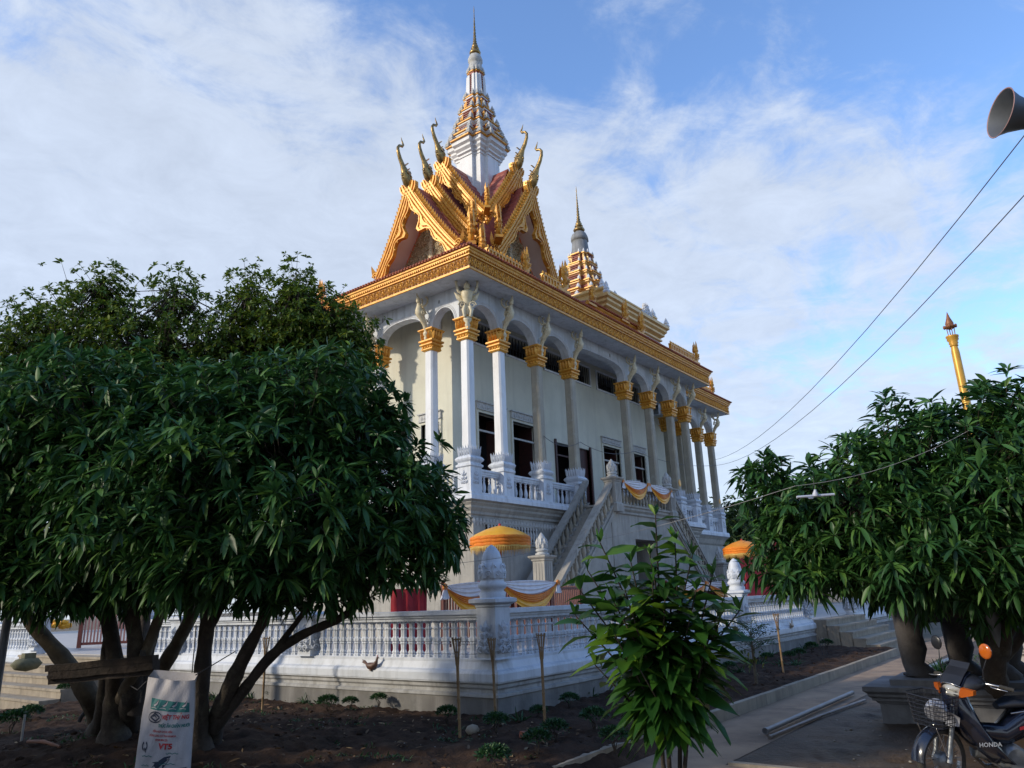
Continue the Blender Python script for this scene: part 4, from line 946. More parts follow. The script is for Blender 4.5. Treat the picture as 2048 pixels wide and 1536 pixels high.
# ================================================================ foliage
def leafmat(name, c0, c1, c2, rough=.42, trans=.25, spec=.5):
    mt = bpy.data.materials.new(name); mt.use_nodes = True; t = mt.node_tree; t.nodes.clear(); Lk = t.links.new
    out = t.nodes.new('ShaderNodeOutputMaterial'); b = t.nodes.new('ShaderNodeBsdfPrincipled'); g = t.nodes.new('ShaderNodeNewGeometry'); r = t.nodes.new('ShaderNodeValToRGB')
    r.color_ramp.elements[0].color = (*c0, 1); r.color_ramp.elements[1].color = (*c2, 1); r.color_ramp.elements[1].position = 1.0
    e = r.color_ramp.elements.new(.72); e.color = (*c1, 1)
    Lk(g.outputs['Random Per Island'], r.inputs[0])
    n = t.nodes.new('ShaderNodeTexNoise'); n.inputs['Scale'].default_value = 1.1; Lk(g.outputs['Position'], n.inputs['Vector'])
    mm = t.nodes.new('ShaderNodeMix'); mm.data_type = 'RGBA'; mm.blend_type = 'MULTIPLY'; mm.inputs[0].default_value = .5
    cr = t.nodes.new('ShaderNodeValToRGB'); cr.color_ramp.elements[0].position = .35; cr.color_ramp.elements[0].color = (.72, .85, .78, 1); cr.color_ramp.elements[1].position = .65; cr.color_ramp.elements[1].color = (1.25, 1.15, .7, 1)
    Lk(n.outputs[0], cr.inputs[0]); Lk(r.outputs[0], mm.inputs[6]); Lk(cr.outputs[0], mm.inputs[7]); Lk(mm.outputs[2], b.inputs['Base Color'])
    b.inputs['Roughness'].default_value = rough; b.inputs['Specular IOR Level'].default_value = spec
    tr = t.nodes.new('ShaderNodeBsdfTranslucent'); Lk(mm.outputs[2], tr.inputs[0]); mx_ = t.nodes.new('ShaderNodeMixShader'); mx_.inputs[0].default_value = trans
    Lk(b.outputs[0], mx_.inputs[1]); Lk(tr.outputs[0], mx_.inputs[2]); Lk(mx_.outputs[0], out.inputs[0]); return mt
MANGO = leafmat('mango_leaf', (.020, .062, .020), (.045, .132, .036), (.105, .21, .045), .45, .25, .4)
FINE = leafmat('fine_leaf', (.055, .108, .018), (.105, .175, .026), (.22, .27, .03), .5, .35)
BIGL = leafmat('broad_leaf', (.020, .072, .014), (.038, .122, .018), (.13, .24, .02), .40, .32)
FARL = leafmat('far_leaf', (.018, .045, .018), (.030, .065, .022), (.07, .12, .03), .6, .2)
SHRUB = leafmat('shrub_leaf', (.014, .050, .018), (.025, .085, .028), (.06, .14, .04), .5, .2)
YELL = leafmat('yellowish_leaf', (.05, .09, .02), (.12, .14, .03), (.28, .24, .04), .5, .25)
BARK = M('mango_bark', (.060, .045, .034), (.033, .026, .020), 5, .9, .8, 26, dirt=(.11, .095, .065), dscale=4)
BARK2 = M('pale_bark', (.15, .115, .075), (.08, .06, .04), 5, .9, .7, 26, dirt=(.19, .16, .11), dscale=3)
def fast_mesh(name, V, Q, mat, parent=None, smooth=False):
    me = bpy.data.meshes.new(name); me.vertices.add(len(V)); me.vertices.foreach_set('co', V.ravel().astype(np.float32))
    k = Q.shape[1]; me.loops.add(Q.size); me.loops.foreach_set('vertex_index', Q.ravel().astype(np.int32)); me.polygons.add(len(Q))
    me.polygons.foreach_set('loop_start', np.arange(0, Q.size, k, dtype=np.int32)); me.update(calc_edges=True)
    if smooth: me.polygons.foreach_set('use_smooth', np.ones(len(Q), bool))
    me.materials.append(mat); return link(name, me, parent)
def nrm(v): return v/(np.linalg.norm(v, axis=-1, keepdims=True)+1e-9)
WT = np.array([.10, .75, 1.0, .62, .0]); TT = np.array([0, .22, .48, .78, 1.0])
def leaves_mesh(P, Dr, Ln, Wd, droop, fold=.35, wav=.0):
    """P base, Dr direction, Ln length, Wd width per leaf -> vertices and quads of folded, drooping blades"""
    N = len(P); up = np.array([0, 0, 1.0]); Dr = nrm(Dr)
    sd_ = np.cross(Dr, up+rng.normal(0, .35, (N, 3))); sd_ = nrm(sd_); nm = np.cross(sd_, Dr)
    V = np.zeros((N, 5, 3, 3))
    for i, t in enumerate(TT):
        c = P+Dr*(Ln*t)[:, None]-up*(droop*Ln*t*t)[:, None]
        hw = (Wd*WT[i]*.5)[:, None]
        w_ = (np.sin(i*2.3+rng.random(N)*6)*wav*Wd)[:, None]
        V[:, i, 1] = c-nm*0; V[:, i, 0] = c+sd_*hw+nm*(hw*fold+w_); V[:, i, 2] = c-sd_*hw+nm*(hw*fold-w_)
    base = (np.arange(N)*15)[:, None, None]; q = []
    for i in range(4):
        for j in (0, 1): q.append([i*3+j, i*3+j+1, i*3+j+4, i*3+j+3])
    Q = (base+np.array(q)[None]).reshape(-1, 4)
    return V.reshape(-1, 3), Q
def stems_mesh(A, B, r0, r1):
    N = len(A); d = nrm(B-A); u = nrm(np.cross(d, np.array([.3, .2, 1.0]))); v = np.cross(d, u); V = np.zeros((N, 2, 3, 3))
    for k in range(3):
        a = k*2*PI/3; o = math.cos(a)*u+math.sin(a)*v; V[:, 0, k] = A+o*r0; V[:, 1, k] = B+o*r1
    base = (np.arange(N)*6)[:, None, None]; q = np.array([[0, 1, 4, 3], [1, 2, 5, 4], [2, 0, 3, 5]]); return V.reshape(-1, 3), (base+q[None]).reshape(-1, 4)
def shoots(ells, dens, shell=(.45, 1.0), low=-.75, lump=.22, seed=1):
    """shoot tips through the outer volume of a set of ellipsoids; returns points and outward axes"""
    r_ = np.random.default_rng(seed); P, A = [], []
    for c, r in ells:
        n = int(dens*4*PI*((r[0]*r[1])**1.6+(r[0]*r[2])**1.6*2)**(1/1.6)/3**(1/1.6))
        d = nrm(r_.normal(0, 1, (n, 3))); d = d[d[:, 2] > low]
        k = shell[0]+(shell[1]-shell[0])*r_.random(len(d))**.55
        lp = np.array([1+lump*mn.noise(Vector((q*2.2+np.array(c)).tolist()))*2 for q in d])
        p = np.array(c)+d*np.array(r)*(k*lp)[:, None]; P.append(p); A.append(nrm(d*np.array([1, 1, .8])+np.array([0, 0, .35])))
    return np.concatenate(P), np.concatenate(A)
def whorls(P, A, n0, n1, L0, L1, wr, droop, spread=.5, seed=2):
    """a rosette of leaves at the end of every shoot"""
    r_ = np.random.default_rng(seed); N = len(P); k = r_.integers(n0, n1+1, N); I = np.repeat(np.arange(N), k); M_ = len(I)
    a = r_.random(M_)*2*PI; el = r_.uniform(-.12, .85, M_); ax = A[I]; u = nrm(np.cross(ax, r_.normal(0, 1, (N, 3))[I])); v = np.cross(ax, u)
    D = np.cos(el)[:, None]*(np.cos(a)[:, None]*u+np.sin(a)[:, None]*v)+np.sin(el)[:, None]*ax
    Ls = (r_.uniform(L0, L1, N)[I])*r_.uniform(.7, 1.12, M_); B_ = P[I]-ax*(r_.random(M_)*.06*(L1/.2))[:, None]+nrm(D)*.01
    return B_, D, Ls, Ls*wr*r_.uniform(.85, 1.15, M_), np.clip(droop*r_.uniform(.5, 1.5, M_), 0, 1)
def crown(name, ells, dens, nl, L_, wr, droop, mat, parent, seed, low=-.75, shell=(.45, 1.0), stems=True, lump=.22, cut=None):
    P, A = shoots(ells, dens, shell, low, lump, seed)
    if cut is not None: k = cut(P); P, A = P[k], A[k]
    b_, d_, l_, w_, dr = whorls(P, A, nl[0], nl[1], L_[0], L_[1], wr, droop, seed=seed)
    V, Q = leaves_mesh(b_, d_, l_, w_, dr, wav=.06); o = fast_mesh(name, V, Q, mat, parent, True)
    return o, P, A
def limb(mb, P, r, n=9, rough_=.06):
    P = np.array(P, float); m_ = 5; t = np.linspace(0, len(P)-1, (len(P)-1)*m_+1); Q = np.stack([np.interp(t, np.arange(len(P)), P[:, i]) for i in range(3)], 1)
    k = np.array([.25, .5, .25]); 
    for _ in range(3): Q[1:-1] = .25*Q[:-2]+.5*Q[1:-1]+.25*Q[2:]
    rr = np.interp(t, np.arange(len(P)), r)*(1+rough_*np.sin(t*7.3)+.05*np.sin(t*17)+(.55*np.exp(-t*3) if r[0] > .09 else 0)); mb.tube(Q, rr, n)
def twigs(P, A, nodes, parent, mat, k=1.0, r0=.008, far=1.4):
    """thin branches from the limb nodes out to the shoots"""
    nodes = np.array(nodes); d = ((P[:, None]-nodes[None])**2).sum(2); j = d.argmin(1); B = nodes[j]
    sel = rng.random(len(P)) < k; P_, B, A_ = P[sel], B[sel], A[sel]; mid = P_-A_*.32; mid = mid*.85+B*.15
    V1, Q1 = stems_mesh(B+(mid-B)*.25, mid, r0*1.5, r0*.7); V2, Q2 = stems_mesh(mid, P_, r0*.7, r0*.35)
    return fast_mesh('twigs', np.concatenate([V1, V2]), np.concatenate([Q1, Q2+len(V1)]), mat, parent)
def E(px, py, D, rx, ry, rz): return (at(px, py, D), (rx, ry, rz))
# ---- left mango trees
def tree(name, label, base, cat='tree', group=None): return thing(name, label, cat, tuple(base), group=group)
def reloc(o, root):
    o.location = -Vector(root.location)
tA = tree('mango_tree', 'large dark mango tree at the left with several leaning trunks', gp(232, 1500, 0))
eA = [E(110, 1000, 8.7, 1.25, 1.25, 1.25), E(330, 1000, 8.3, 1.3, 1.3, 1.15), E(220, 840, 8.9, 1.4, 1.4, .85), E(150, 1145, 8.6, 1.1, 1.0, .50), E(330, 1150, 8.4, .9, .8, .42), E(-60, 1000, 9, 1.3, 1.3, 1.3), E(380, 1120, 7.9, .8, .8, .45), E(200, 1170, 8.6, .9, .8, .40), E(50, 1175, 8.8, .8, .8, .38), E(30, 860, 9, 1.0, 1.0, .7)]
oA, PA, AA = crown('crown', eA, 27, (10, 15), (.15, .235), .25, .26, MANGO, tA, 11); reloc(oA, tA)
b = MB()
def pp(px, py, D): return at(px, py, D)
limb(b, [gp(225, 1520)-Vector((0, 0, .1)), pp(228, 1430, 8.9), pp(232, 1330, 8.8), pp(215, 1230, 8.8), pp(190, 1100, 8.9)], [.17, .13, .10, .08, .05])
limb(b, [gp(250, 1500), pp(262, 1400, 8.6), pp(275, 1300, 8.5), pp(258, 1200, 8.5), pp(290, 1050, 8.4)], [.15, .11, .09, .08, .05])
limb(b, [pp(270, 1430, 8.7), pp(300, 1290, 8.9), pp(325, 1210, 9.0), pp(350, 1100, 8.9)], [.09, .06, .055, .04])
limb(b, [gp(195, 1495), pp(205, 1420, 9), pp(213, 1300, 9.1), pp(225, 1200, 9.1)], [.12, .075, .06, .05])
oT = b.build('trunk', BARK, tA); reloc(oT, tA)
b = MB()
limb(b, [gp(205, 1470), pp(180, 1390, 9.2), pp(120, 1310, 9.4), pp(60, 1245, 9.5), pp(10, 1150, 9.6)], [.13, .12, .10, .085, .05])
limb(b, [gp(222, 1470), pp(245, 1390, 8.5), pp(290, 1310, 8.5), pp(325, 1215, 8.6), pp(360, 1120, 8.5)], [.10, .075, .07, .055, .04])
limb(b, [gp(240, 1475), pp(330, 1330, 9.3), pp(385, 1230, 9.3), pp(430, 1130, 9.2)], [.10, .09, .075, .05])
oT = b.build('trunk', BARK2, tA); reloc(oT, tA)
nodes = [tuple(pp(x, y, d)) for x, y, d in ((190, 1100, 8.9), (290, 1050, 8.4), (350, 1100, 8.9), (10, 1150, 9.6), (200, 950, 8.9), (330, 950, 8.5), (80, 1000, 9))]
o = twigs(PA, AA, nodes, tA, BARK, .5); reloc(o, tA)
tB = tree('mango_tree', 'dark mango tree behind the hanging sack, its limb reaching right', gp(400, 1520, 0))
eB = [E(545, 985, 8.1, 1.35, 1.35, 1.15), E(745, 1010, 8.3, 1.0, 1.0, .92), E(620, 820, 8.7, 1.15, 1.15, .70), E(855, 1045, 8.7, .52, .52, .62), E(560, 1130, 8.0, 1.3, 1.0, .42), E(440, 900, 8.4, 1.1, 1.1, 1.0), E(780, 1110, 8.4, .75, .75, .45), E(470, 1160, 8.2, .9, .8, .42), E(620, 1170, 8.1, .75, .7, .38), E(745, 860, 8.8, .5, .5, .35)]
oB, PB, AB = crown('crown', eB, 27, (10, 15), (.15, .235), .25, .26, MANGO, tB, 12); reloc(oB, tB)
b = MB()
limb(b, [gp(398, 1530)-Vector((0, 0, .1)), pp(398, 1440, 8.4), pp(405, 1330, 8.4), pp(415, 1240, 8.4), pp(440, 1120, 8.3), pp(470, 1000, 8.3)], [.12, .095, .09, .08, .07, .04])
limb(b, [gp(412, 1520), pp(440, 1420, 8.5), pp(470, 1350, 8.4), pp(500, 1290, 8.3), pp(560, 1180, 8.2)], [.11, .10, .09, .07, .05])
limb(b, [pp(425, 1460, 8.5), pp(480, 1390, 8.5), pp(540, 1310, 8.4), pp(610, 1265, 8.3), pp(690, 1235, 8.3), pp(740, 1180, 8.3), pp(770, 1080, 8.3)], [.08, .065, .06, .05, .045, .035, .02])
limb(b, [pp(415, 1260, 8.4), pp(450, 1200, 8.5), pp(480, 1150, 8.5), pp(500, 1050, 8.4)], [.06, .05, .045, .03]); limb(b, [pp(550, 1300, 8.4), pp(620, 1210, 8.3), pp(650, 1130, 8.2)], [.035, .03, .02])
oT = b.build('trunk', BARK, tB); reloc(oT, tB)
nodes = [tuple(pp(x, y, d)) for x, y, d in ((470, 1000, 8.3), (560, 1180, 8.2), (770, 1080, 8.3), (740, 1180, 8.3), (500, 1050, 8.4), (650, 1130, 8.2), (600, 950, 8.4), (740, 960, 8.3), (830, 1040, 8.5))]
o = twigs(PB, AB, nodes, tB, BARK, .5); reloc(o, tB)
# ---- taller small-leaved tree behind them
tU = tree('fruit_tree', 'tall small leaved tree rising behind the left mango trees', gp(262, 1425))
ub = np.array(gp(262, 1425))
eU = [E(130, 730, 11, 1.2, 1.2, 1.2), E(320, 740, 11, 1.1, 1.1, 1.15), E(515, 740, 11.5, 1.15, 1.15, 1.25), E(640, 760, 11.3, .75, .8, .95), E(10, 800, 10.8, .9, .9, .9), E(200, 600, 11, .5, .5, .62), E(350, 620, 11.2, .45, .4, .75), E(490, 610, 11.5, .45, .45, .72), E(590, 600, 11.3, .42, .42, .72), E(445, 680, 11, .5, .5, .6), E(90, 660, 11, .5, .5, .5), E(680, 680, 11.3, .35, .35, .4), E(410, 850, 11, 1.6, 1, .9), E(690, 850, 11, .7, .7, .8), E(725, 720, 11.2, .22, .22, .3), E(655, 655, 11.3, .6, .6, .55), E(700, 745, 11.3, .55, .5, .6), E(250, 680, 11, .8, .7, .6), E(60, 720, 11, .8, .8, .6), E(570, 680, 11.4, .6, .6, .6), E(610, 650, 11.3, .75, .7, .75), E(690, 690, 11.3, .55, .6, .55), E(655, 770, 11.3, .8, .7, .7)]
oU, PU, AU = crown('crown', eU, 66, (7, 11), (.06, .105), .38, .22, FINE, tU, 13, low=-.9, shell=(.2, 1.05), lump=.26); reloc(oU, tU)
b = MB(); limb(b, [ub-np.array([0, 0, .1]), ub+np.array([.05, -.05, 1.3]), ub+np.array([.1, 0, 2.6])], [.13, .10, .08])
nU = []
for px, py, D in ((130, 700, 11), (320, 700, 11), (515, 700, 11.5), (640, 740, 11.3), (10, 780, 10.8), (205, 560, 11), (352, 580, 11.2), (500, 570, 11.5), (590, 570, 11.3)):
    q = at(px, py, D); st_ = ub+np.array((.1, 0, 2.2)); limb(b, [st_, st_*.5+q*.5+np.array([0, 0, -.3]), q], [.07, .04, .012], 6); nU += [tuple(q), tuple(st_*.35+q*.65+np.array([0, 0, -.15]))]
oT = b.build('trunk', BARK, tU); reloc(oT, tU); o = twigs(PU, AU, nU, tU, BARK, .55, .006); reloc(o, tU)
# ---- right mango tree
tC = tree('mango_tree', 'large dark mango tree at the right over the statue and the motorbike', gnd(1992, 1425, PZ))
eC = [E(1900, 985, 9, 1.45, 1.45, 1.15), E(1710, 1035, 9, 1.15, 1.15, .88), E(1605, 1075, 9.3, .66, .7, .70), E(2030, 910, 9, 1.2, 1.2, .92), E(1830, 1120, 8.8, 1.5, 1.2, .50), E(2160, 1000, 9, 1.4, 1.4, 1.2), E(2000, 1130, 8.4, 1.2, 1.2, .5), E(1640, 1135, 9, .75, .7, .42), E(1530, 960, 9.5, .35, .35, .35), E(1790, 1080, 9.8, 1.6, 1.2, .75), E(1960, 1170, 9.0, 1.2, 1.2, .35), E(2070, 1215, 9, .6, .8, .3)]
oC, PC, AC = crown('crown', eC, 29, (10, 15), (.16, .25), .235, .26, MANGO, tC, 14); reloc(oC, tC)
b = MB()
limb(b, [Vector(gnd(1992, 1430, PZ))-Vector((0, 0, .1)), pp(1992, 1370, 9.6), pp(1985, 1310, 9.5), pp(1990, 1250, 9.4), pp(2020, 1170, 9.3), pp(2050, 1050, 9.2)], [.17, .14, .15, .12, .09, .05], 10)
limb(b, [pp(1988, 1320, 9.5), pp(1960, 1270, 9.5), pp(1935, 1220, 9.4), pp(1880, 1120, 9.2), pp(1800, 1050, 9.1)], [.09, .075, .065, .05, .03]); limb(b, [pp(1995, 1300, 9.5), pp(2020, 1240, 9.2), pp(2060, 1170, 9)], [.10, .09, .06])
limb(b, [pp(2000, 1320, 9.6), pp(2035, 1290, 9.6), pp(2070, 1200, 9.6)], [.07, .06, .05])
limb(b, [pp(1940, 1235, 9.4), pp(1820, 1195, 9.3), pp(1720, 1140, 9.2), pp(1600, 1080, 9.3)], [.05, .045, .04, .02])
oT = b.build('trunk', BARK, tC); reloc(oT, tC)
nodes = [tuple(pp(x, y, d)) for x, y, d in ((2050, 1050, 9.2), (1800, 1050, 9.1), (1600, 1080, 9.3), (1720, 1140, 9.2), (1950, 950, 9.1), (1880, 1120, 9.2), (1700, 1000, 9.1), (1900, 1180, 9), (2060, 1170, 9))]
o = twigs(PC, AC, nodes, tC, BARK, .5); reloc(o, tC)
# ---- young broad-leaved tree in the middle
def sapling():
    base = np.array(at(1345, 1610, 5.05)); base[2] = PZ+.02
    root = tree('young_tree', 'young broad leaved tree with glossy leaves before the white wall', base)
    b = MB(); Bp, Bd, Bl, Bw = [], [], [], []; r_ = random.Random(5)
    tips = [(1311, 1030, 5.0), (1200, 1085, 5.1), (1385, 1110, 4.95), (1150, 1230, 5.15), (1250, 1180, 4.85), (1450, 1190, 5.0), (1330, 1200, 4.8), (1410, 1290, 4.85), (1190, 1330, 5.0), (1280, 1340, 4.75), (1360, 1360, 4.8), (1160, 1180, 5.0), (1230, 1270, 4.8), (1300, 1110, 4.95), (1480, 1220, 5.1), (1350, 1085, 5.0), (1262, 1125, 4.95), (1425, 1150, 5.0), (1305, 1165, 4.85), (1228, 1205, 4.95), (1392, 1180, 4.85), (1440, 1240, 4.95), (1350, 1150, 5.1), (1175, 1140, 5.1), (1290, 1250, 5.2), (1380, 1230, 5.15), (1330, 1290, 5.2)]
    stems = [(1335, 1480, 5.0), (1360, 1470, 5.0), (1320, 1450, 5.1), (1372, 1500, 4.95)]
    mains = [at(*q) for q in stems]
    for i, q in enumerate(mains): limb(b, [base+np.array([jit(.07), jit(.07), -.1]), base*.4+q*.6+np.array([jit(.03), jit(.03), 0]), q], [.022, .018, .014], 7)
    for i, tpx in enumerate(tips):
        q = at(*tpx); s = mains[i % 4]; mid = s*.5+q*.5+np.array([0, 0, -.08]); mid[:2] = s[:2]*.65+q[:2]*.35
        limb(b, [s, mid, q], [.012, .009, .004], 5)
        pts = [(s, mid), (mid, q)]; nl = int(15+20*np.linalg.norm(q-mid))
        for j in range(nl):
            u = .15+.85*j/nl; p = (s*(1-2*u)+mid*2*u) if u < .5 else (mid*(2-2*u)+q*(2*u-1))
            if (u < .30 and r_.random() < .5) or (tpx[1] > 1240 and r_.random() < .55): continue
            az = j*2.4+i; el = .5-.9*(1-u); Bp.append(p); Bd.append((math.cos(az)*math.cos(el), math.sin(az)*math.cos(el), math.sin(el)-.15)); L_ = r_.uniform(.20, .33)*(1.05-.45*max(0, u-.75)*2); Bl.append(L_); Bw.append(L_*r_.uniform(.30, .40))
        for j in range(4): az = j*1.57+i; Bp.append(q); Bd.append((math.cos(az)*.35, math.sin(az)*.35, 1)); Bl.append(r_.uniform(.10, .17)); Bw.append(.035)
    o = b.build('trunk', BARK, root); reloc(o, root)
    V, Q = leaves_mesh(np.array(Bp), np.array(Bd), np.array(Bl), np.array(Bw), rng.uniform(.12, .55, len(Bp)), .30, .07)
    o = fast_mesh('crown', V, Q, BIGL, root, True); reloc(o, root)
sapling()
# ---- small feathery tree by the right wall
def feathery():
    base = np.array(gp(1513, 1368, -.03)); root = tree('small_tree', 'small feathery tree with fine leaflets near the right torch', base)
    b = MB(); top = base+np.array([0, 0, .95]); limb(b, [base, base+np.array([.02, 0, .5]), top], [.035, .025, .012], 7); P, D, Ln, W = [], [], [], []
    for i in range(22):
        s = base+np.array([0, 0, .55+.4*i/22]); az = i*2.4; L_ = random.uniform(.3, .62); e = s+np.array([math.cos(az)*L_, math.sin(az)*L_, .28-.2*random.random()]); b.tube([s, s*.5+e*.5+np.array([0, 0, .08]), e], [.006, .004, .002], 4)
        for j in range(34):
            u = .25+.75*random.random(); p = s*(1-u)+e*u+np.array([jit(.07), jit(.07), jit(.05)+.08*4*u*(1-u)*.6]); a = random.random()*6; P.append(p); D.append((math.cos(a), math.sin(a), -.2)); Ln.append(random.uniform(.04, .075)); W.append(.022)
    o = b.build('trunk', BARK2, root); reloc(o, root); V, Q = leaves_mesh(np.array(P), np.array(D), np.array(Ln), np.array(W), np.full(len(P), .2)); o = fast_mesh('crown', V, Q, SHRUB, root); reloc(o, root)
    n = 45; c = base+np.array([0, 0, .45]); P = c+rng.normal(0, .11, (n, 3)); V, Q = leaves_mesh(P, rng.normal(0, 1, (n, 3))-np.array([0, 0, .5]), rng.uniform(.06, .1, n), np.full(n, .045), np.full(n, .3)); o = fast_mesh('yellow_leaves', V, Q, YELL, root); reloc(o, root)
feathery()
# ---- clipped little bushes and tufts in the soil
def bush_proto():
    root = thing('clipped_bush', 'small round clipped bush on a short stem in the dark soil', 'bush', (0, 0, 0), group='small round bushes planted in the soil')
    b = MB(); 
    for k in range(4): b.tube([(0, 0, -.03), (jit(.03), jit(.03), .07), (jit(.08), jit(.08), .15)], [.008, .006, .004], 5)
    b.build('stem', BARK, root)
    n = 620; d = nrm(rng.normal(0, 1, (n, 3))); d[:, 2] = np.abs(d[:, 2])*.9-.25; P = np.array([0, 0, .17])+d*np.array([.155, .155, .10])*rng.uniform(.6, 1.08, (n, 1))
    V, Q = leaves_mesh(P, d+rng.normal(0, .5, (n, 3))+np.array([0, 0, .4]), rng.uniform(.035, .06, n), np.full(n, .018), np.full(n, .1)); fast_mesh('foliage', V, Q, SHRUB, root); return root
bp_ = bush_proto()
def tuft_proto(n=26, L_=(.2, .36), w_=.022, label='tuft of upright strap leaves in the soil', group='grassy tufts planted along the wall', mat=SHRUB):
    root = thing('grass_tuft', label, 'plant', (0, 0, 0), group=group); a = rng.random(n)*2*PI; el = rng.uniform(.6, 1.4, n)
    D = np.stack([np.cos(a)*np.cos(el), np.sin(a)*np.cos(el), np.sin(el)], 1); V, Q = leaves_mesh(np.stack([rng.normal(0, .03, n), rng.normal(0, .03, n), np.full(n, -.02)], 1), D, rng.uniform(*L_, n), np.full(n, w_), rng.uniform(.2, .7, n)); fast_mesh('blades', V, Q, mat, root); return root
tp_ = tuft_proto()
bl = [(1110, 1482, 1), (1190, 1465, 1.1), (993, 1470, 1.0), (895, 1455, .95), (1075, 1512, 1.0), (988, 1545, 1.05), (1140, 1418, .95), (1078, 1440, .8), (655, 1432, 1.0), (545, 1400, .9), (757, 1425, .8), (210, 1400, 1), (60, 1440, 1.2), (130, 1395, 1.1), (20, 1470, 1.3), (1535, 1325, .9), (1600, 1318, 1), (1625, 1305, 1.1), (1655, 1298, 1.1), (1580, 1322, .9), (1460, 1345, .9), (1410, 1350, .9), (1230, 1500, 1), (700, 1425, .8)]
hx = ['nearest the camera', 'by the kerb']
for i, (px, py, s_) in enumerate(bl):
    q = gp(px, py, -.02); o = bp_ if i == 0 else copy_tree(bp_); o.location = q; o.rotation_euler = (0, 0, i*1.3); o.scale = (s_, s_, s_)
tl = [(575, 1398), (660, 1405), (640, 1415), (1135, 1398), (1040, 1445), (1480, 1345), (1425, 1352), (1545, 1312), (1610, 1300), (1560, 1330), (1520, 1330), (150, 1385), (500, 1400), (1710, 1275), (1590, 1330), (610, 1410), (430, 1400), (1180, 1395)]
for i, (px, py) in enumerate(tl):
    q = gp(px, py, -.02); o = tp_ if i == 0 else copy_tree(tp_); o.location = q; o.rotation_euler = (0, 0, i*1.7)
sp = tuft_proto(60, (.35, .6), .03, 'strap leaved plant between the statue leg and the motorbike', None); sp['category'] = 'plant'; q = gnd(1885, 1350, PZ); sp.location = (q[0], q[1], PZ)
stp = MB(); stp.tube([(0, 0, -.02), (0, .02, .35), (-.03, 0, .6)], [.03, .025, .02], 7)
gl = []
for i in range(900): gl.append((random.uniform(13.8, 24), random.uniform(-3, 3.2), PZ))
gl = np.array(gl); n = len(gl)*7; P = np.repeat(gl, 7, 0)+np.stack([rng.normal(0, .07, n), rng.normal(0, .07, n), np.zeros(n)], 1); D = rng.normal(0, .5, (n, 3)); D[:, 2] = 1
V, Q = leaves_mesh(P, D, rng.uniform(.07, .16, n), np.full(n, .014), rng.uniform(.1, .6, n)); tag(fast_mesh('grass', V, Q, SHRUB), None, None, kind='stuff')
gl = np.array([(random.uniform(3.2, 9.0), random.uniform(5.2, 15.5)) for i in range(620)]); gl = np.array([(x, y, bedz(x, y)) for x, y in gl if mn.noise(Vector((x*1.2, y*1.2, 5))) > .12]); n = len(gl)*8
P = np.repeat(gl, 8, 0)+np.stack([rng.normal(0, .05, n), rng.normal(0, .05, n), np.zeros(n)], 1); D = rng.normal(0, .6, (n, 3)); D[:, 2] = .8
V, Q = leaves_mesh(P, D, rng.uniform(.05, .11, n), np.full(n, .015), rng.uniform(.1, .6, n)); tag(fast_mesh('weeds', V, Q, SHRUB), None, None, kind='stuff')
# litter of fallen leaves
n = 420; P = np.stack([rng.uniform(2.5, 9.1, n), rng.uniform(5.1, 12.5, n), np.zeros(n)], 1); P[:, 2] = [bedz(x, y)+.02 for x, y, _ in P]; D = rng.normal(0, 1, (n, 3)); D[:, 2] *= .15
V, Q = leaves_mesh(P, D, rng.uniform(.06, .15, n), rng.uniform(.02, .04, n), np.full(n, .05)); tag(fast_mesh('fallen_leaves', V, Q, leafmat('dry_leaf', (.10, .05, .02), (.17, .10, .05), (.26, .19, .11), .7, .1)), None, None, kind='stuff')
# ---- far trees and unseen trees added beside the camera to shade the foreground
def simple_tree(loc, h, r, label, leaf_=.4, dens=7, mat=FARL, seed=0, group=None):
    root = tree('broadleaf_tree', label, loc, group=group); rr = random.Random(seed); L0 = np.array(loc)
    e = [(L0+np.array([rr.uniform(-.4, .4)*r, rr.uniform(-.4, .4)*r, h*rr.uniform(.5, .78)]), (r*rr.uniform(.55, .8), r*rr.uniform(.55, .8), h*rr.uniform(.18, .27))) for _ in range(6)]
    o, P, A = crown('crown', e, dens/(leaf_*leaf_)*.12, (6, 9), (leaf_*.7, leaf_*1.1), .42, .3, mat, root, 50+seed, low=-.9, shell=(.35, 1.05), lump=.3); reloc(o, root)
    b = MB(); limb(b, [L0-np.array([0, 0, .2]), L0+np.array([.1, 0, h*.3]), L0+np.array([0, .1, h*.65])], [h*.03, h*.022, h*.01]); 
    for q, _ in e[:4]: limb(b, [L0+np.array([.1, 0, h*.28]), (L0+q)/2+np.array([0, 0, h*.1]), q], [h*.015, h*.010, h*.004], 6)
    o = b.build('trunk', BARK, root); reloc(o, root); return root
FG = 'trees far beyond the terrace'
for i, (x, y, h, r) in enumerate([(46, 17.5, 8.2, 4), (54, 22, 9, 4.5), (58, 16, 7, 4.5), (66, 12, 7.5, 5), (70, 24, 10, 5), (75, 6, 7, 5), (80, -2, 7, 5), (62, 1, 5, 4), (64, 34, 9, 5), (40, 52, 9, 5), (28, 58, 9, 5.5), (16, 60, 8.5, 5.5), (52, 48, 9, 5.5), (4, 58, 8, 5)]):
    simple_tree((x, y, PZ), h, r, 'dense green tree far beyond the terrace', .45, 5, FARL, i, FG)
for i, (x, y, h, r) in enumerate([(-3.2, 10.5, 4.6, 2.6), (-1.6, 15.2, 5.4, 2.6), (-4.6, 5.8, 5.0, 2.8), (-6.0, 1.0, 5.5, 3.0), (-1.5, -6.5, 8, 3.4), (7.5, -8.5, 9, 4.0), (15, -9, 9, 4)]):
    simple_tree((x, y, PZ), h, r, 'unseen leafy tree added beside the viewer to shade the foreground', .30, 5, FARL, 30+i, 'unseen shade trees beside the viewer')
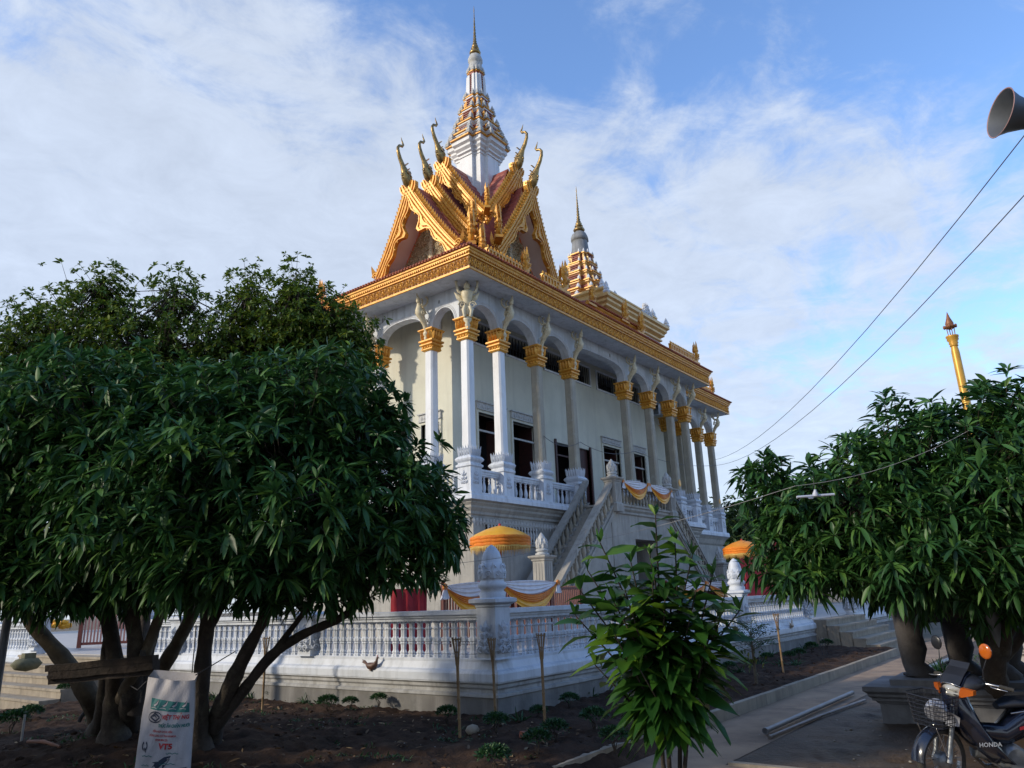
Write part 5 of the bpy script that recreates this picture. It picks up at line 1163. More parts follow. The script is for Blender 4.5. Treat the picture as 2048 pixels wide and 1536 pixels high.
# ================================================================ writing helper
def text_bm(txt, size, bold=0.0, shear=0.0, sx=1.0):
    cu = bpy.data.curves.new('t', 'FONT'); cu.body = txt; cu.size = size; cu.offset = bold; cu.shear = shear; cu.resolution_u = 2; cu.align_x = 'CENTER'
    o = bpy.data.objects.new('t', cu); C.objects.link(o); bpy.context.view_layer.update()
    me = bpy.data.meshes.new_from_object(o.evaluated_get(bpy.context.evaluated_depsgraph_get()))
    V = np.array([v.co[:] for v in me.vertices]).reshape(-1, 3)*np.array([sx, 1, 1]); Fc = [tuple(p.vertices) for p in me.polygons]
    bpy.data.objects.remove(o); bpy.data.curves.remove(cu); bpy.data.meshes.remove(me); return V, Fc
# ================================================================ printed feed sack hanging between the trunks
SACK = M('woven_sack', (.46, .44, .46), (.36, .345, .36), 3, .65, .25, 60, streak=((.27, .25, .25), 7, .5))
TEAL = M('teal_print', (.02, .17, .16), None, 4, .6); REDP = M('red_print', (.45, .03, .04), None, 4, .6); NAVY = M('navy_print', (.02, .03, .06), None, 4, .6)
SW, SH = .52, 1.08
tl_ = at(293, 1362, 7.6); tr_ = at(393, 1352, 7.6)
sk = thing('feed_sack', 'white woven feed sack with green, red and black print hanging between trunks', 'sack', tuple((tl_+tr_)/2)); sk.rotation_euler = (0, .02, math.atan2(-_R0[0]*0-.7992, .6010))
def SP(u, v, off=0.0):
    """front of the sack: u -0.5..0.5 across, v 0..1 down"""
    wd = SW*(.92+.14*math.sin(min(1, v*1.2)*PI/2)+.05*math.sin(v*9)*.3); bul = .02+.085*math.sin(min(1, v+.08)*PI)**.7
    fold = .012*math.sin(u*17+v*3)*(1-min(1, v*3.5))+.006*math.sin(u*9-v*14)+.005*math.sin(u*23+v*21)
    tuck = .045*(abs(u)*2)**6*(1-v)
    return (u*wd, -bul*max(0, math.cos(u*PI))**.55-fold-off, -v*SH+tuck*0-.02*math.sin(u*PI+.4)*(1-v))
b = MB(); nu, nv = 30, 34
b.rings([[SP(u, v) for u in np.linspace(-.5, .5, nu)]+[(SP(u, v)[0], .03+.10*math.sin(min(1, v+.1)*PI)*math.cos(u*PI)**.6+.06*(v < .01), SP(u, v)[2]+(.06 if v < .01 else 0)) for u in np.linspace(.49, -.49, 12)] for v in np.linspace(0, 1, nv)], caps=(False, True), smooth=True)
b.build('sack', SACK, sk)
def pr(mb, V, Fc, u0, v0, sc=1.0, off=.004):
    mb.add([SP(u0+x*sc/SW, min(.999, v0-y*sc/SH), off) for x, y, *_ in V], Fc)
def shape(mb, pts, off=.004):
    c = np.mean(pts, 0); n = len(pts); mb.add([SP(c[0], c[1], off)]+[SP(u, v, off) for u, v in pts], [(0, 1+i, 1+(i+1) % n) for i in range(n)])
def line(mb, pts, w=.006, off=.006):
    P = np.array(pts, float); t = np.gradient(P, axis=0); t /= np.linalg.norm(t, axis=1)[:, None]+1e-9; nn = np.stack([t[:, 1], -t[:, 0]], 1)*w
    A, B = P+nn, P-nn; k = len(P); mb.add([SP(*q, off) for q in A]+[SP(*q, off) for q in B], [(i, i+1, k+i+1, k+i) for i in range(k-1)])
g, r, n_ = MB(), MB(), MB(); wh_ = MB()
for i in range(10): shape(g, [(-.28+.073*i, .165+.003*i), (-.28+.073*(i+1), .168+.003*i), (-.28+.073*(i+1), .262+.002*i), (-.28+.073*i, .260+.002*i)])
for i in range(4):
    u = -.22+i*.18; shape(wh_, [(u, .225), (u+.07, .205), (u+.10, .175), (u+.085, .215), (u+.04, .235)], .007); line(wh_, [(u-.04, .247), (u+.02, .243), (u+.08, .25)], .003, .007); shape(n_, [(u-.03, .24), (u+.02, .215), (u+.095, .172), (u+.05, .222)], .006)
el = [(-.155+.135*math.cos(a), .325+.045*math.sin(a)) for a in np.linspace(0, 2*PI, 26)]; line(n_, el, .005)
dm = [(-.155, .292), (-.06, .325), (-.14, .358), (-.25, .327), (-.155, .292)]; 
for a, c_ in zip(dm[:-1], dm[1:]): line(n_, [a, ((a[0]+c_[0])/2, (a[1]+c_[1])/2), c_], .007)
line(n_, [(-.20, .318), (-.15, .31), (-.12, .335)], .005)
pr(r, *text_bm('VIỆT THẮNG', .052, .0022, .15, .78), .22, .335); pr(g, *text_bm('THỨC ĂN CHĂN NUÔI', .040, .0020, .15, .66), .20, .405)
for i, s_ in enumerate(('HỖN HỢP DẠNG VIÊN', 'DÙNG CHO CÁ TRA VÀ BASA', 'ĐẠM MIN 22%')): pr(r, *text_bm(s_, .027, .0006, 0, .72), .02, .452+i*.036)
pr(r, *text_bm('VT5', .072, .0035, .1, 1.05), .09, .592)
for i in range(2): line(n_, [(-.30+.05*math.cos(a), .575+.034*math.sin(a)) for a in np.linspace(-1.2+i*PI, 1.1+i*PI, 9)], .010)
line(n_, [(-.30, .588), (-.285, .60), (-.262, .625)], .008); line(n_, [(-.30, .618), (-.30, .60)], .006)
for (u0, v0, L_, a) in ((-.02, .745, .34, -.62), (.17, .865, .44, -.55)):
    ca, sa = math.cos(a), math.sin(a)
    def Q(x, y): return (u0+(x*ca-y*sa)*L_*1.15, v0+(x*sa+y*ca)*L_*.62)
    shape(n_, [Q(-.75, .02), Q(-.45, -.08), Q(0, -.20), Q(.45, -.17), Q(.72, -.04), Q(.55, .02), Q(.2, .03), Q(-.2, .08), Q(-.55, .07)])
    shape(n_, [Q(-.72, .02), Q(-.98, -.18), Q(-.86, .02), Q(-.98, .2), Q(-.70, .06)]); shape(n_, [Q(-.02, -.19), Q(-.12, -.31), Q(.12, -.2)])
    line(n_, [Q(-.6, .08), Q(-.2, .17), Q(.25, .15), Q(.6, .04)], .004); shape(n_, [Q(.2, .05), Q(.12, .22), Q(.3, .1)]); shape(wh_, [Q(.5, -.05), Q(.62, -.02), Q(.5, .0)], .008)
for (u0, v0, w_) in ((-.24, .655, .2), (-.26, .735, .14), (.22, .63, .22), (.14, .72, .26), (.0, .83, .24), (-.3, .93, .2), (.3, .77, .14)): line(g, [(u0+w_*(i/8-.5), v0+.006*math.sin(i*1.9)) for i in range(9)], .003)
g.build('green_print', TEAL, sk); r.build('red_print', REDP, sk); n_.build('dark_print', NAVY, sk); wh_.build('white_print', SACK, sk)
b = MB()
for P in ([at(391, 1350, 7.55), at(425, 1330, 7.9), at(470, 1303, 8.3)], [at(294, 1362, 7.6), at(275, 1380, 8), at(262, 1372, 8.4)], [at(384, 1345, 7.6), at(388, 1300, 8.1), at(392, 1250, 8.4)]): b.tube(P, .006, 5)
o = b.build('cord', IRON, sk); o.matrix_parent_inverse = sk.matrix_basis.inverted()
b = MB()
for k in range(4): b.tube([at(280+3*k, 1300, 8.4), at(285+4*k, 1330+5*k, 8.3), at(283+2*k, 1370, 8.35), at(281-k, 1405, 8.4)], .005, 4)
b.tube([at(288+12*math.cos(a), 1330-18*math.sin(a), 8.3) for a in np.linspace(-1.5, 1.7, 12)], .008, 5)
tag(b.build('wire_tangle', IRON), 'black wires tangled round the left trunks beside the sack', 'wire')
# the old log wedged between the trunks, hoe, black tyre piece
OLDW = M('weathered_log', (.05, .034, .024), (.025, .018, .013), 5, .9, .7, 18, streak=None)
b = MB(); A0, A1 = np.array(at(106, 1350, 8.35)), np.array(at(312, 1330, 8.35)); dd = nrm(A1-A0); uu = np.array([0, 0, 1.0])-dd*dd[2]; vv = np.cross(dd, uu)
for o_, w_, h_, k0 in ((np.zeros(3), .085, .045, 0), (uu*.075+vv*.02, .075, .035, .03), (-uu*.07-vv*.02, .07, .03, .015)):
    b.rings([[tuple(A0*(1-t)+A1*t+o_+vv*w_*sx_*(1+.08*math.sin(t*9+sx_))+uu*h_*sy_*(1+.1*math.sin(t*13+sy_*2))) for sx_, sy_ in ((-1, -1), (1, -1), (1.05, 1), (-1, .9))] for t in np.linspace(-k0, 1, 9)])
b.tube([at(108, 1358, 8.3), at(98, 1362, 8.3), at(96, 1352, 8.3), at(102, 1346, 8.3)], .012, 5)
tag(b.build('log', OLDW), 'old dark split log wedged level between the left trunks', 'log')
b = MB(); q0 = gp(40, 1500); b.tube([tuple(q0+Vector((0, 0, -.05))), tuple(q0+Vector((.02, .05, .35)))], .016, 7); tag(b.build('stake', M('pale_stake', (.42, .38, .33), (.3, .27, .22), 8, .7)), 'pale stick standing in the soil at the lower left', 'stake')
b = MB(); q1 = gp(52, 1512); q2 = gp(115, 1532); b.tube([tuple(q1+Vector((0, 0, .03))), tuple((q1+q2)/2+Vector((0, 0, .05))), tuple(q2+Vector((0, 0, .02)))], [.02, .024, .016], 7); tag(b.build('root', M('reddish_root', (.22, .09, .05), (.14, .06, .035), 8, .8)), 'reddish root lying on the soil by the pale stick', 'root')
b = MB(); c0 = gp(185, 1480); b.tube([tuple(c0+Vector((.22*math.cos(a)*.6, -.22*math.cos(a)*.8, .10+.2*math.sin(a)))) for a in np.linspace(.3, 3.0, 10)], [.03]*10, 7, flat=.5); tag(b.build('old_tyre', M('black_rubber', (.014, .014, .016), (.02, .02, .02), 9, .8)), 'piece of black tyre leaning at the foot of the left trunks', 'tyre')
b = MB(); q = at(3, 1300, 9.3); b.tube([(q[0], q[1], 0), (q[0]+.02, q[1], 2.2)], .05, 9); tag(b.build('post', M('dull_metal_post', (.16, .17, .18), (.1, .1, .11), 5, .5, metal=.3)), 'dark round post at the left edge', 'post')
# ================================================================ pedestals and stone animal statues
STONE = M('dark_cement_statue', (.065, .058, .056), (.04, .037, .037), 2.5, .85, .5, 18, dirt=(.09, .083, .08), dscale=2)
STONE2 = M('grey_pedestal_cement', (.175, .175, .185), (.12, .12, .125), 2.0, .85, .3, 16, streak=((.08, .08, .08), 5, .6), dirt=(.22, .22, .23), dscale=1.5)
STONE3 = M('pale_cement_statue', (.30, .27, .28), (.22, .20, .21), 2.5, .85, .3, 18, streak=((.14, .12, .12), 5, .6))
def statue(loc, rz, smat, pmat, label, plabel, s=1.0, pw=1.5, pl_=2.7):
    pd = thing('pedestal', plabel, 'pedestal', loc, rz)
    b = MB(); b.rect(0, 0, pl_, pw, [(-.14, -.02), (-.14, .26), (-.12, .27), (-.10, .30), (-.06, .31), (-.06, .34), (-.02, .37), (-.02, .40), (.03, .44), (.03, .50)]); b.build('block', pmat, pd); b = MB(); b.box(.3, .2, .498, pl_-.25, pw-.2, .58); b.build('plinth', pmat, pd)
    cz, sz = math.cos(rz), math.sin(rz); root = thing('animal_statue', label, 'statue', (loc[0]+cz*(pl_-.36)-sz*pw, loc[1]+sz*(pl_-.36)+cz*pw, loc[2]+.575), rz+PI)
    b = MB()
    def leg(x, y, k=1): b.tube([(x, y, -.01), (x-.02, y, .05), (x+.01, y, .12), (x+.06, y, .24), (x+.03, y, .48), (x+.05, y, .72), (x+.02, y, 1.0), (x, y, 1.35)], [.27, .28, .21, .185, .235, .22, .26, .34], 14)
    leg(.70, .42); leg(.85, 1.05); leg(1.45, .45); leg(2.15, 1.0)
    for yy, xx in ((.42, .70), (1.05, .85), (.45, 1.45), (1.0, 2.15)):
        for j in (-1, 0, 1): b.ball((xx-.20, yy+j*.12, .04), (.07, .055, .06), 7)
    b.tube([(.35, .75, 1.75), (.7, .75, 1.6), (1.4, .75, 1.55), (2.1, .75, 1.5), (2.5, .75, 1.45)], [.35, .56, .62, .58, .3], 16)
    b.tube([(.5, .75, 1.85), (.15, .75, 2.05), (-.15, .75, 1.95), (-.3, .75, 1.6)], [.32, .36, .26, .16], 12); b.tube([(-.25, .75, 1.85), (-.42, .75, 1.5), (-.40, .75, 1.1), (-.5, .75, .95)], [.16, .12, .09, .06], 9)
    b.build('body', smat, root)
    for k in (-1, 1): e = MB(); e.ball((.25, .75+k*.38, 1.95), (.22, .05, .30), 10); e.build('ear', smat, root)
    root.scale = (s, s, s); return root
q = gnd(1737, 1452, PZ); 
statue((q[0]+.12, q[1]+.0, PZ), -PI/2+.03, STONE, STONE2, 'dark cement elephant statue whose thick legs show under the right canopy', 'grey moulded pedestal beside the motorbike, carrying the dark statue', .80)
statue((20.6, 2.2, PZ), -PI/2, STONE3, FLOOR, 'pale grey elephant statue seen between the right trunks with red cloth', 'pale pedestal of the farther statue, right of the strap leaved plant', .95, 1.6, 2.8)
b = MB(); b.rings([[(.03*math.sin(i*1.3), .02*i-.08, z) for i in range(9)] for z in (0, -.15, -.4, -.55)], closed=False, smooth=True)
b.rings([[(.0+w_*math.cos(a), w_*.6*math.sin(a), z) for a in np.linspace(0, 2*PI, 10)[:-1]] for z, w_ in ((0, .05), (-.2, .11), (-.45, .13), (-.6, .02))], smooth=True); o = b.build('red_cloth', M('bright_red_cloth', (.65, .05, .02), (.5, .03, .015), 5, .5)); o.location = (20.45, 1.62, 1.42); tag(o, 'bright red cloth hanging beside the pale statue leg', 'cloth')
# grey cloth bag hanging in the right tree
b = MB(); q = at(1985, 1232, 9.0); b.rings([[(w_*math.cos(a)*(1+.1*math.sin(a*3)), w_*.5*math.sin(a), z) for a in np.linspace(0, 2*PI, 15)[:-1]] for z, w_ in ((.16, .02), (.12, .13), (.02, .17), (-.12, .13), (-.26, .07), (-.36, .01))], smooth=True); o = b.build('cloth_bag', M('grey_thin_cloth', (.20, .20, .20), (.14, .14, .145), 4, .8)); o.location = q; tag(o, 'grey cloth bundle hanging in the fork of the right tree', 'bag')
# ================================================================ motorbike
BLK = M('black_plastic', (.012, .013, .018), (.018, .019, .024), 5, .35, spec=.5); NVY = M('dark_blue_paint', (.008, .011, .024), (.006, .008, .018), 3, .2, coat=.8)
RUB = M('tyre_rubber', (.030, .029, .027), (.045, .042, .036), 12, .9, .4, 60); CHR = M('worn_chrome', (.50, .50, .52), (.32, .32, .33), 14, .25, metal=.9); ALU = M('engine_alloy', (.28, .30, .32), (.16, .17, .18), 9, .45, .2, 40, metal=.7)
ORL = M('amber_lens', (.55, .13, .01), (.42, .09, .01), 6, .2, coat=.5); LENS = M('clear_lens', (.45, .45, .42), (.36, .36, .34), 6, .12, spec=.8, coat=.6); LET = M('silver_lettering', (.5, .52, .55), None, 6, .4)
hb = gnd(1884, 1584, PZ)
mb_ = thing('motorbike', 'dark blue underbone motorbike with a front basket, parked at the lower right', 'motorbike', (hb[0], hb[1], PZ)); mb_.rotation_euler = (-.13, 0, math.radians(127))
ST = T(-.12, 0, 0) @ Rz(math.radians(22)) @ T(.12, 0, 0)        # turned steering
ST2 = T(-.17, 0, -.05) @ ST
def wheel(x, name, Mx):
    Y = Rx(PI/2)
    t = MB(); a = np.linspace(0, 2*PI, 37)[:-1]
    for dummy in (0,): t.rings([[(x+(.262+.036*math.cos(p))*math.cos(q_), .034*math.sin(p), .29+(.262+.036*math.cos(p))*math.sin(q_)) for p in np.linspace(0, 2*PI, 9)[:-1]] for q_ in np.append(a, 2*PI)], caps=(False, False), smooth=True, M=Mx)
    ty = t.build('tyre', RUB, None)
    r = MB(); r.rings([[(x+rr*math.cos(q_), yy, .29+rr*math.sin(q_)) for rr, yy in ((.235, .022), (.222, .016), (.222, -.016), (.235, -.022))] for q_ in np.append(a, 2*PI)], caps=(False, False), M=Mx)
    for i in range(32):
        q_ = i*2*PI/32; s_ = 1 if i % 2 else -1; q2_ = q_+.35*(1 if i % 4 < 2 else -1)
        r.tube([(x+.05*math.cos(q_), .022*s_, .29+.05*math.sin(q_)), (x+.225*math.cos(q2_), .004*s_, .29+.225*math.sin(q2_))], .0025, 4, Mx)
    wl_ = r.build(name, CHR, mb_); ty.parent = wl_
    h = MB(); h.lathe([(.03, -.06), (.075, -.05), (.08, -.03), (.08, .03), (.06, .045), (.03, .06)], 18, Mx @ T(x, 0, .29) @ Y); h.build('hub', ALU, wl_)
wheel(0, 'front_wheel', ST); wheel(-1.22, 'rear_wheel', Matrix.Identity(4))
def part(name, mat, fn, Mx=None, parent=None):
    b = MB(); fn(b); o = b.build(name, mat, parent or mb_)
    if Mx is not None: o.matrix_local = Mx
    return o
def fender(b, x, a0, a1, r=.325, w_=.06):
    rr = [[(x+(r-.02*abs(v)**2)*math.cos(q_), v*w_, .29+(r-.035*v*v)*math.sin(q_)) for v in (-1, -.6, 0, .6, 1)] for q_ in np.linspace(a0, a1, 14)]; b.rings(rr, closed=False, smooth=True); b.rings([[tuple(np.array(p)*[1, 1, 1]-np.array([0, 0, .006])) for p in q_] for q_ in rr], closed=False)
part('front_fender', NVY, lambda b: (fender(b, 0, .15, 2.6, .33, .065), b.ball((-.02, 0, .60), (.10, .055, .06), 10)), ST)
def fork(b):
    for s_ in (-1, 1): b.tube([(0, .07*s_, .29), (-.10, .075*s_, .62), (-.14, .07*s_, .78)], [.022, .024, .02], 8); b.tube([(0, .075*s_, .29), (-.05, .08*s_, .42), (-.01, .08*s_, .33)], [.03, .012, .01], 6)
    b.tube([(-.12, 0, .6), (-.20, 0, .95)], .03, 8)
part('fork', ALU, fork, ST)
def cowl(b):
    S_ = [(-.02, 0, .98), (-.05, 0, 1.03), (-.10, 0, 1.09), (-.17, 0, 1.13)]
    rr = []
    for (x, w_, z0, z1) in ((.04, .06, .93, .99), (.0, .13, .90, 1.04), (-.06, .19, .92, 1.09), (-.14, .22, .94, 1.11), (-.22, .17, .96, 1.09), (-.28, .08, .98, 1.06)): rr.append([(x-.03*abs(math.cos(a)), w_*math.cos(a), (z0+z1)/2+(z1-z0)/2*math.sin(a)) for a in np.linspace(0, 2*PI, 17)[:-1]])
    b.rings(rr, smooth=True)
    b.rings([[(x, y, z) for y in (-.10, -.04, .04, .10)] for x, z in ((.015, 1.02), (-.05, 1.09), (-.12, 1.15), (-.16, 1.20))], closed=False)
part('handlebar_cowl', BLK, cowl, ST2)
part('front_panel', NVY, lambda b: b.rings([[(x-.02*abs(y)*8, y, z) for y in (-.11, -.06, 0, .06, .11)] for x, z in ((.022, 1.0), (-.05, 1.085), (-.13, 1.125))], closed=False), ST2)
part('headlight', LENS, lambda b: b.rings([[(x-.05*abs(math.cos(a))**2, w_*math.cos(a), .962+h_*math.sin(a)-.01*abs(math.cos(a))) for a in np.linspace(0, 2*PI, 21)[:-1]] for x, w_, h_ in ((.01, .115, .055), (.045, .10, .045), (.06, .05, .02))], smooth=True), ST2)
part('headlight_rim', CHR, lambda b: b.tube([(.035-.05*abs(math.cos(a))**2, .115*math.cos(a), .975+.05*math.sin(a)) for a in np.linspace(.2, PI-.2, 14)], .006, 5), ST2)
for s_ in (-1, 1): part('indicator', ORL, lambda b: b.rings([[(x-(abs(yy)-.1)*.6, s_*yy, zz) for yy, zz in ((.10, .91), (.20, .945), (.205, .985), (.12, 1.005), (.105, .96))] for x in (-.0, .04)], smooth=False), ST2)
def bars(b):
    for s_ in (-1, 1): b.tube([(-.18, s_*.10, 1.02), (-.20, s_*.22, 1.03), (-.24, s_*.30, 1.02), (-.29, s_*.38, 1.0)], .012, 7)
part('handlebar', CHR, bars, ST2)
for s_ in (-1, 1):
    part('grip', RUB, lambda b: b.tube([(-.245, s_*.30, 1.02), (-.295, s_*.40, 1.0)], .018, 8), ST2); part('brake_lever', CHR, lambda b: b.tube([(-.19, s_*.24, 1.025), (-.15, s_*.30, 1.02), (-.21, s_*.40, 1.0)], .006, 5), ST2)
    rd = part('mirror', BLK, lambda b: (b.tube([(-.19, s_*.20, 1.04), (-.16, s_*.22, 1.15), (-.20, s_*.25, 1.27)], .006, 5), b.ball((-.19, s_*.26, 1.33), (.018, .062, .068), 12)), ST2)
    if s_ == 1: part('mirror_back', ORL, lambda b: b.ball((-.173, .26, 1.33), (.020, .064, .070), 14), ST2)
def shield(b):
    rr = []
    for z, x, w_, t in ((.92, -.10, .07, .02), (.80, -.11, .13, .03), (.66, -.14, .20, .03), (.50, -.22, .23, .03), (.36, -.34, .22, .03), (.26, -.46, .14, .03)): rr.append([(x-abs(v)**2*.16, v*w_, z) for v in np.linspace(-1, 1, 11)]+[(x-.03-abs(v)**2*.16, v*w_*.93, z) for v in np.linspace(1, -1, 11)])
    b.rings(rr, smooth=True)
part('leg_shield', NVY, shield)
part('body_panel', NVY, lambda b: b.rings([[(x, y*w_, z0+(z1-z0)*t) for y, t in ((-.6, 0), (-1, .4), (-.9, .9), (0, 1), (.9, .9), (1, .4), (.6, 0))] for x, w_, z0, z1 in ((-.18, .05, .60, .72), (-.42, .085, .44, .60), (-.62, .10, .40, .58), (-.80, .13, .48, .74), (-1.2, .13, .56, .76), (-1.55, .06, .66, .76))], smooth=True))
part('seat', BLK, lambda b: b.rings([[(x, w_*math.cos(a), z+h_*math.sin(a)) for a in np.linspace(0, 2*PI, 15)[:-1]] for x, w_, z, h_ in ((-.60, .05, .74, .03), (-.72, .11, .77, .045), (-1.0, .13, .77, .05), (-1.35, .12, .80, .05), (-1.5, .06, .82, .03))], smooth=True))
part('engine', ALU, lambda b: (b.lathe([(.09, -.13), (.115, -.11), (.12, -.03), (.12, .04), (.115, .11), (.09, .13)], 20, T(-.66, 0, .30) @ Rx(PI/2)), b.tube([(-.58, 0, .32), (-.34, 0, .36)], [.075, .065], 14), b.box(-.80, -.10, .22, -.52, .10, .30)))
part('exhaust', CHR, lambda b: b.tube([(-.36, -.06, .30), (-.5, -.12, .17), (-.9, -.15, .18), (-1.5, -.16, .30)], [.016, .018, .04, .045], 10))
part('centre_stand', IRON, lambda b: (b.tube([(-.72, .10, .2), (-.66, .22, .0)], .012, 6), b.tube([(-.5, -.2, .24), (-.5, .26, .24)], .012, 6), b.box(-.55, .18, .235, -.45, .28, .262)))
part('rear_rack', CHR, lambda b: [b.tube([(-.66, s_*.12, .70), (-.9, s_*.16, .74), (-1.2, s_*.15, .80)], .008, 5) for s_ in (-1, 1)])
part('red_stripe', REDP, lambda b: b.rings([[(x, .125, z), (x, .128, z+.03)] for x, z in ((-.72, .55), (-.95, .60), (-1.2, .64))], closed=False))
tv, tf = text_bm('HONDA', .052, .001, 0, 1.15); b = MB(); b.add([(-.36-x*0.92, .196+.0*x, .46+y-x*.0) for x, y, _ in tv], tf); o = b.build('lettering', LET, mb_); o.matrix_local = T(0, .052, 0)
def basket(b):
    def rg(z, k): return [(.03+.155*k*c_, .19*k*s_, z) for c_, s_ in ((1, -.7), (1, .7), (.7, 1), (-.7, 1), (-1, .7), (-1, -.7), (-.7, -1), (.7, -1))]
    lev = [(z, .80+.20*(z-.60)/.26) for z in np.linspace(.62, .88, 8)]
    for z, k in lev: P = rg(z, k); b.tube(P+[P[0]], .0035 if z < .87 else .006, 4, smooth=False)
    A, B = rg(.62, .8), rg(.88, 1.0)
    for i in range(8):
        for t in np.linspace(0, 1, 7)[:-1]:
            p = np.array(A[i])*(1-t)+np.array(A[(i+1) % 8])*t; q_ = np.array(B[i])*(1-t)+np.array(B[(i+1) % 8])*t; b.tube([p, q_], .003, 4, smooth=False)
    for t in np.linspace(-.8, .8, 7): b.tube([(.03+.12*t, -.13, .62), (.03+.12*t, .13, .62)], .003, 4); b.tube([(-.09, .15*t, .62), (.15, .15*t, .62)], .003, 4)
part('basket', BLK, basket, ST); part('basket_stay', CHR, lambda b: [b.tube([(.14, s_*.10, .62), (.02, s_*.09, .33)], .005, 5) for s_ in (-1, 1)], ST)
cap = thing('cap', 'pale grey cap lying in the motorbike basket', 'cap', (0, 0, 0)); cm = M('pale_grey_cloth', (.40, .42, .48), (.32, .34, .40), 4, .8)
b = MB(); b.rings([[(.0+.085*k*math.cos(a), .10*k*math.sin(a), z) for a in np.linspace(0, 2*PI, 17)[:-1]] for z, k in ((0, 1), (.04, 1.0), (.08, .85), (.11, .5), (.115, .1))], smooth=True); b.build('crown', cm, cap)
b = MB(); b.rings([[(x, y, z-.03*abs(y/.09)**2) for y in np.linspace(-.09*w_, .09*w_, 9)] for x, z, w_ in ((.07, .012, 1), (.12, .008, .95), (.165, -.005, .6))], closed=False, smooth=True); b.build('peak', cm, cap)
bpy.context.view_layer.update(); cap.matrix_world = mb_.matrix_world @ ST @ T(.06, .05, .72) @ Rz(2.2) @ Ry(.2) @ Rx(-.9) @ Sc(1.15)
# ================================================================ loudspeaker, pole, lamp, wires
HORN = M('dull_grey_horn', (.13, .14, .16), (.09, .10, .115), 4, .5, metal=.2)
ax = Vector(-_R*.95+_F*.10+_U*.14).normalized(); c0 = Vector(at(2001, 226, 7.0))
ls = thing('loudspeaker', 'grey horn loudspeaker on a tall pole at the upper right', 'loudspeaker', tuple(c0)); Mh = (ax.to_track_quat('Z', 'Y').to_matrix().to_4x4())
b = MB(); rr = [(.225, 0), (.212, -.02), (.17, -.10), (.13, -.22), (.10, -.36), (.085, -.50)]; b.lathe(rr, 32, Mh, caps=(False, True)); b.lathe([(r_-.006, z) for r_, z in rr], 32, Mh, caps=(False, False)); b.build('horn', HORN, ls)
b = MB(); b.lathe([(.225, -.004), (.231, 0), (.225, .006), (.219, 0)], 32, Mh, caps=(False, False)); b.build('rim', M('pinkish_rim', (.34, .2, .2), None, 5, .5), ls)
b = MB(); b.lathe([(.045, -.30), (.05, -.16), (.045, -.12), (.02, -.10)], 14, Mh); b.build('throat_plug', ALU, ls); b = MB(); b.lathe([(.09, -.68), (.11, -.62), (.11, -.54), (.07, -.5)], 18, Mh); b.build('driver', HORN, ls)
pb = c0-ax*.6; b = MB(); b.tube([tuple(Vector((pb.x, pb.y, PZ))-c0+Vector((.15, -.1, 0))), tuple(pb-c0+Vector((.15, -.1, .3)))], .04, 10); b.build('pole', IRON, ls)
gpo = at(1925, 770, 32); gpx = thing('gold_pole', 'tall gold painted pole with a lotus cup and flame tip', 'pole', (gpo[0], gpo[1], PZ)); ztp = at(1886, 608, 32)[2]-PZ; k = ztp-1.6
GP2 = M('gold_pole_paint', (.62, .34, .05), (.52, .27, .035), 3, .4, metal=.25)
b = MB(); b.lathe([(.34, 0), (.30, .3), (.20, .5), (.19, 3), (.165, k-.3), (.13, k-.02)], 16); b.build('shaft', GP2, gpx); b = MB(); b.lathe([(.13, k-.04), (.18, k), (.15, k+.05), (.20, k+.12), (.17, k+.18), (.24, k+.28), (.23, k+.36), (.26, k+.40), (.26, k+.46), (.1, k+.5)], 16); b.build('lotus_cup', GP2, gpx)
b = MB()
for j in range(4): a = j*PI/2+.4; b.tube([(.13*math.cos(a), .13*math.sin(a), k+.48), (.15*math.cos(a), .15*math.sin(a), k+.85)], .02, 5)
b.lathe([(.12, k+.8), (.24, k+.86), (.24, k+.92), (.16, k+.96), (.17, k+1.05), (.08, k+1.3), (.03, k+1.5), (.004, ztp)], 12)
for j in range(4): a = j*PI/2; b.ball((.22*math.cos(a), .22*math.sin(a), k+.9), (.07, .07, .1), 6)
b.build('finial', M('orange_brown_metal', (.30, .12, .05), (.2, .08, .04), 6, .5, metal=.3), gpx)
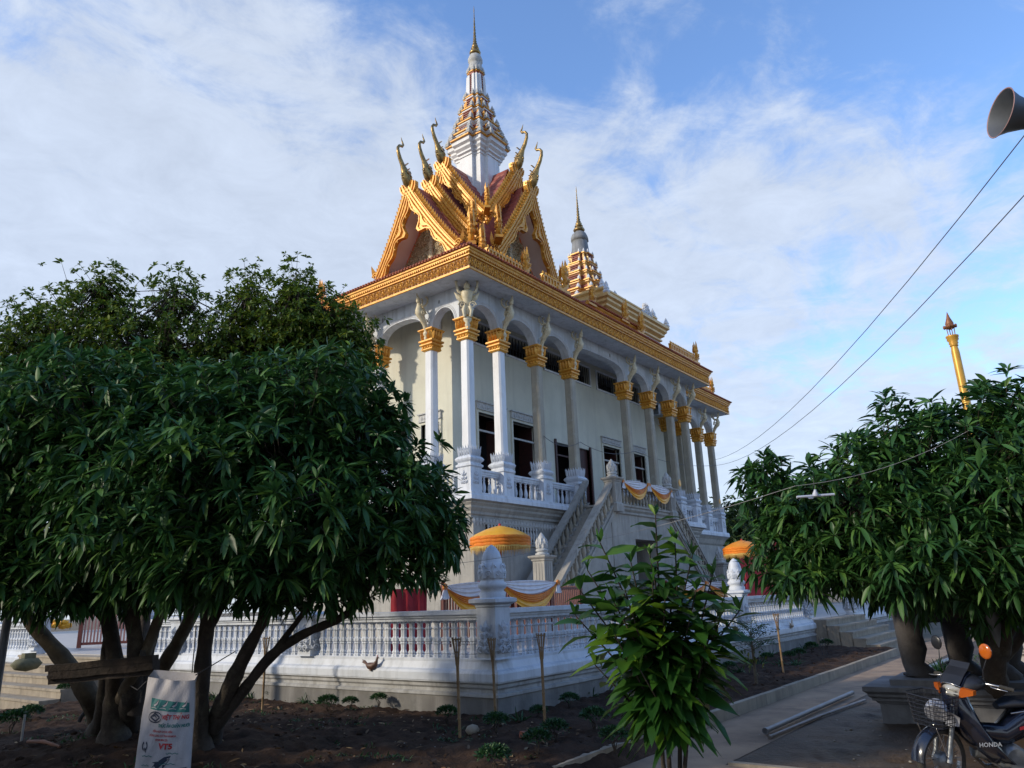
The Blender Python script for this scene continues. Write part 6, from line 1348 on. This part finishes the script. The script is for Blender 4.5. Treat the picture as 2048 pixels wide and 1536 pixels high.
lm = thing('batten_lamp', 'white batten lamp hanging from a wire before the right canopy', 'lamp', tuple(at(1631, 991, 7.5))); Ml = Matrix(((_R[0], _F[0], _U[0], 0), (_R[1], _F[1], _U[1], 0), (_R[2], _F[2], _U[2], 0), (0, 0, 0, 1)))@Ry(-.06)
wp = M('white_plastic', (.55, .58, .66), (.48, .51, .6), 4, .4)
b = MB(); b.tube([(-.19, 0, -.005), (.19, 0, .0)], .013, 8, Ml); b.build('tube', wp, lm); b = MB(); b.lathe([(.03, 0), (.028, .02), (.015, .045), (.012, .06)], 12, Ml); b.lathe([(.03, -.02), (.02, -.03)], 10, Ml @ T(-.05, 0, 0)); b.build('mount', wp, lm)
b = MB(); b.tube([(0, 0, .05), (.01, .0, .20)], .003, 4); b.build('drop_wire', IRON, lm)
WIREM = M('grey_wire', (.12, .125, .14), (.09, .09, .10), 8, .6); WIRE2 = M('pale_wire', (.35, .34, .33), None, 8, .6)
def wire(P, r, label, sag=0.0, mat=WIREM):
    P = [np.array(p, float) for p in P]; Q = []
    for a, c_ in zip(P[:-1], P[1:]):
        for t in np.linspace(0, 1, 14)[:-1]: Q.append(a*(1-t)+c_*t-np.array([0, 0, sag*4*t*(1-t)]))
    Q.append(P[-1]); b = MB(); b.tube(Q, r, 5, smooth=False); return tag(b.build('cable', mat), label, 'cable')
eA_, eB_ = (38.5, 15.4, 8.6), (38.5, 15.4, 8.3)
wire([at(2120, 180, 9), eA_], .008, 'upper of the two cables running from the top right to the temple', .9); wire([at(2140, 290, 9), eB_], .008, 'lower of the two cables running from the top right to the temple', .9)
wire([(20.0, 13.8, 6.9), (22.2, 13.75, 7.0), (26.2, 13.75, 7.2), (38.4, 15.3, 8.3)], .010, 'thin cable sagging from column to column over the stairs', .25)
wire([at(880, 1130, 10), at(1590, 972, 7.9), at(1960, 848, 8.2)], .0028, 'pale wire crossing before the stairs and the right canopy', .12, WIRE2)
wire([(20.0, 13.79, 6.9), (20.05, 13.78, 6.3), (19.85, 13.76, 5.9)], .008, 'short wire hanging down the first grey column', 0)
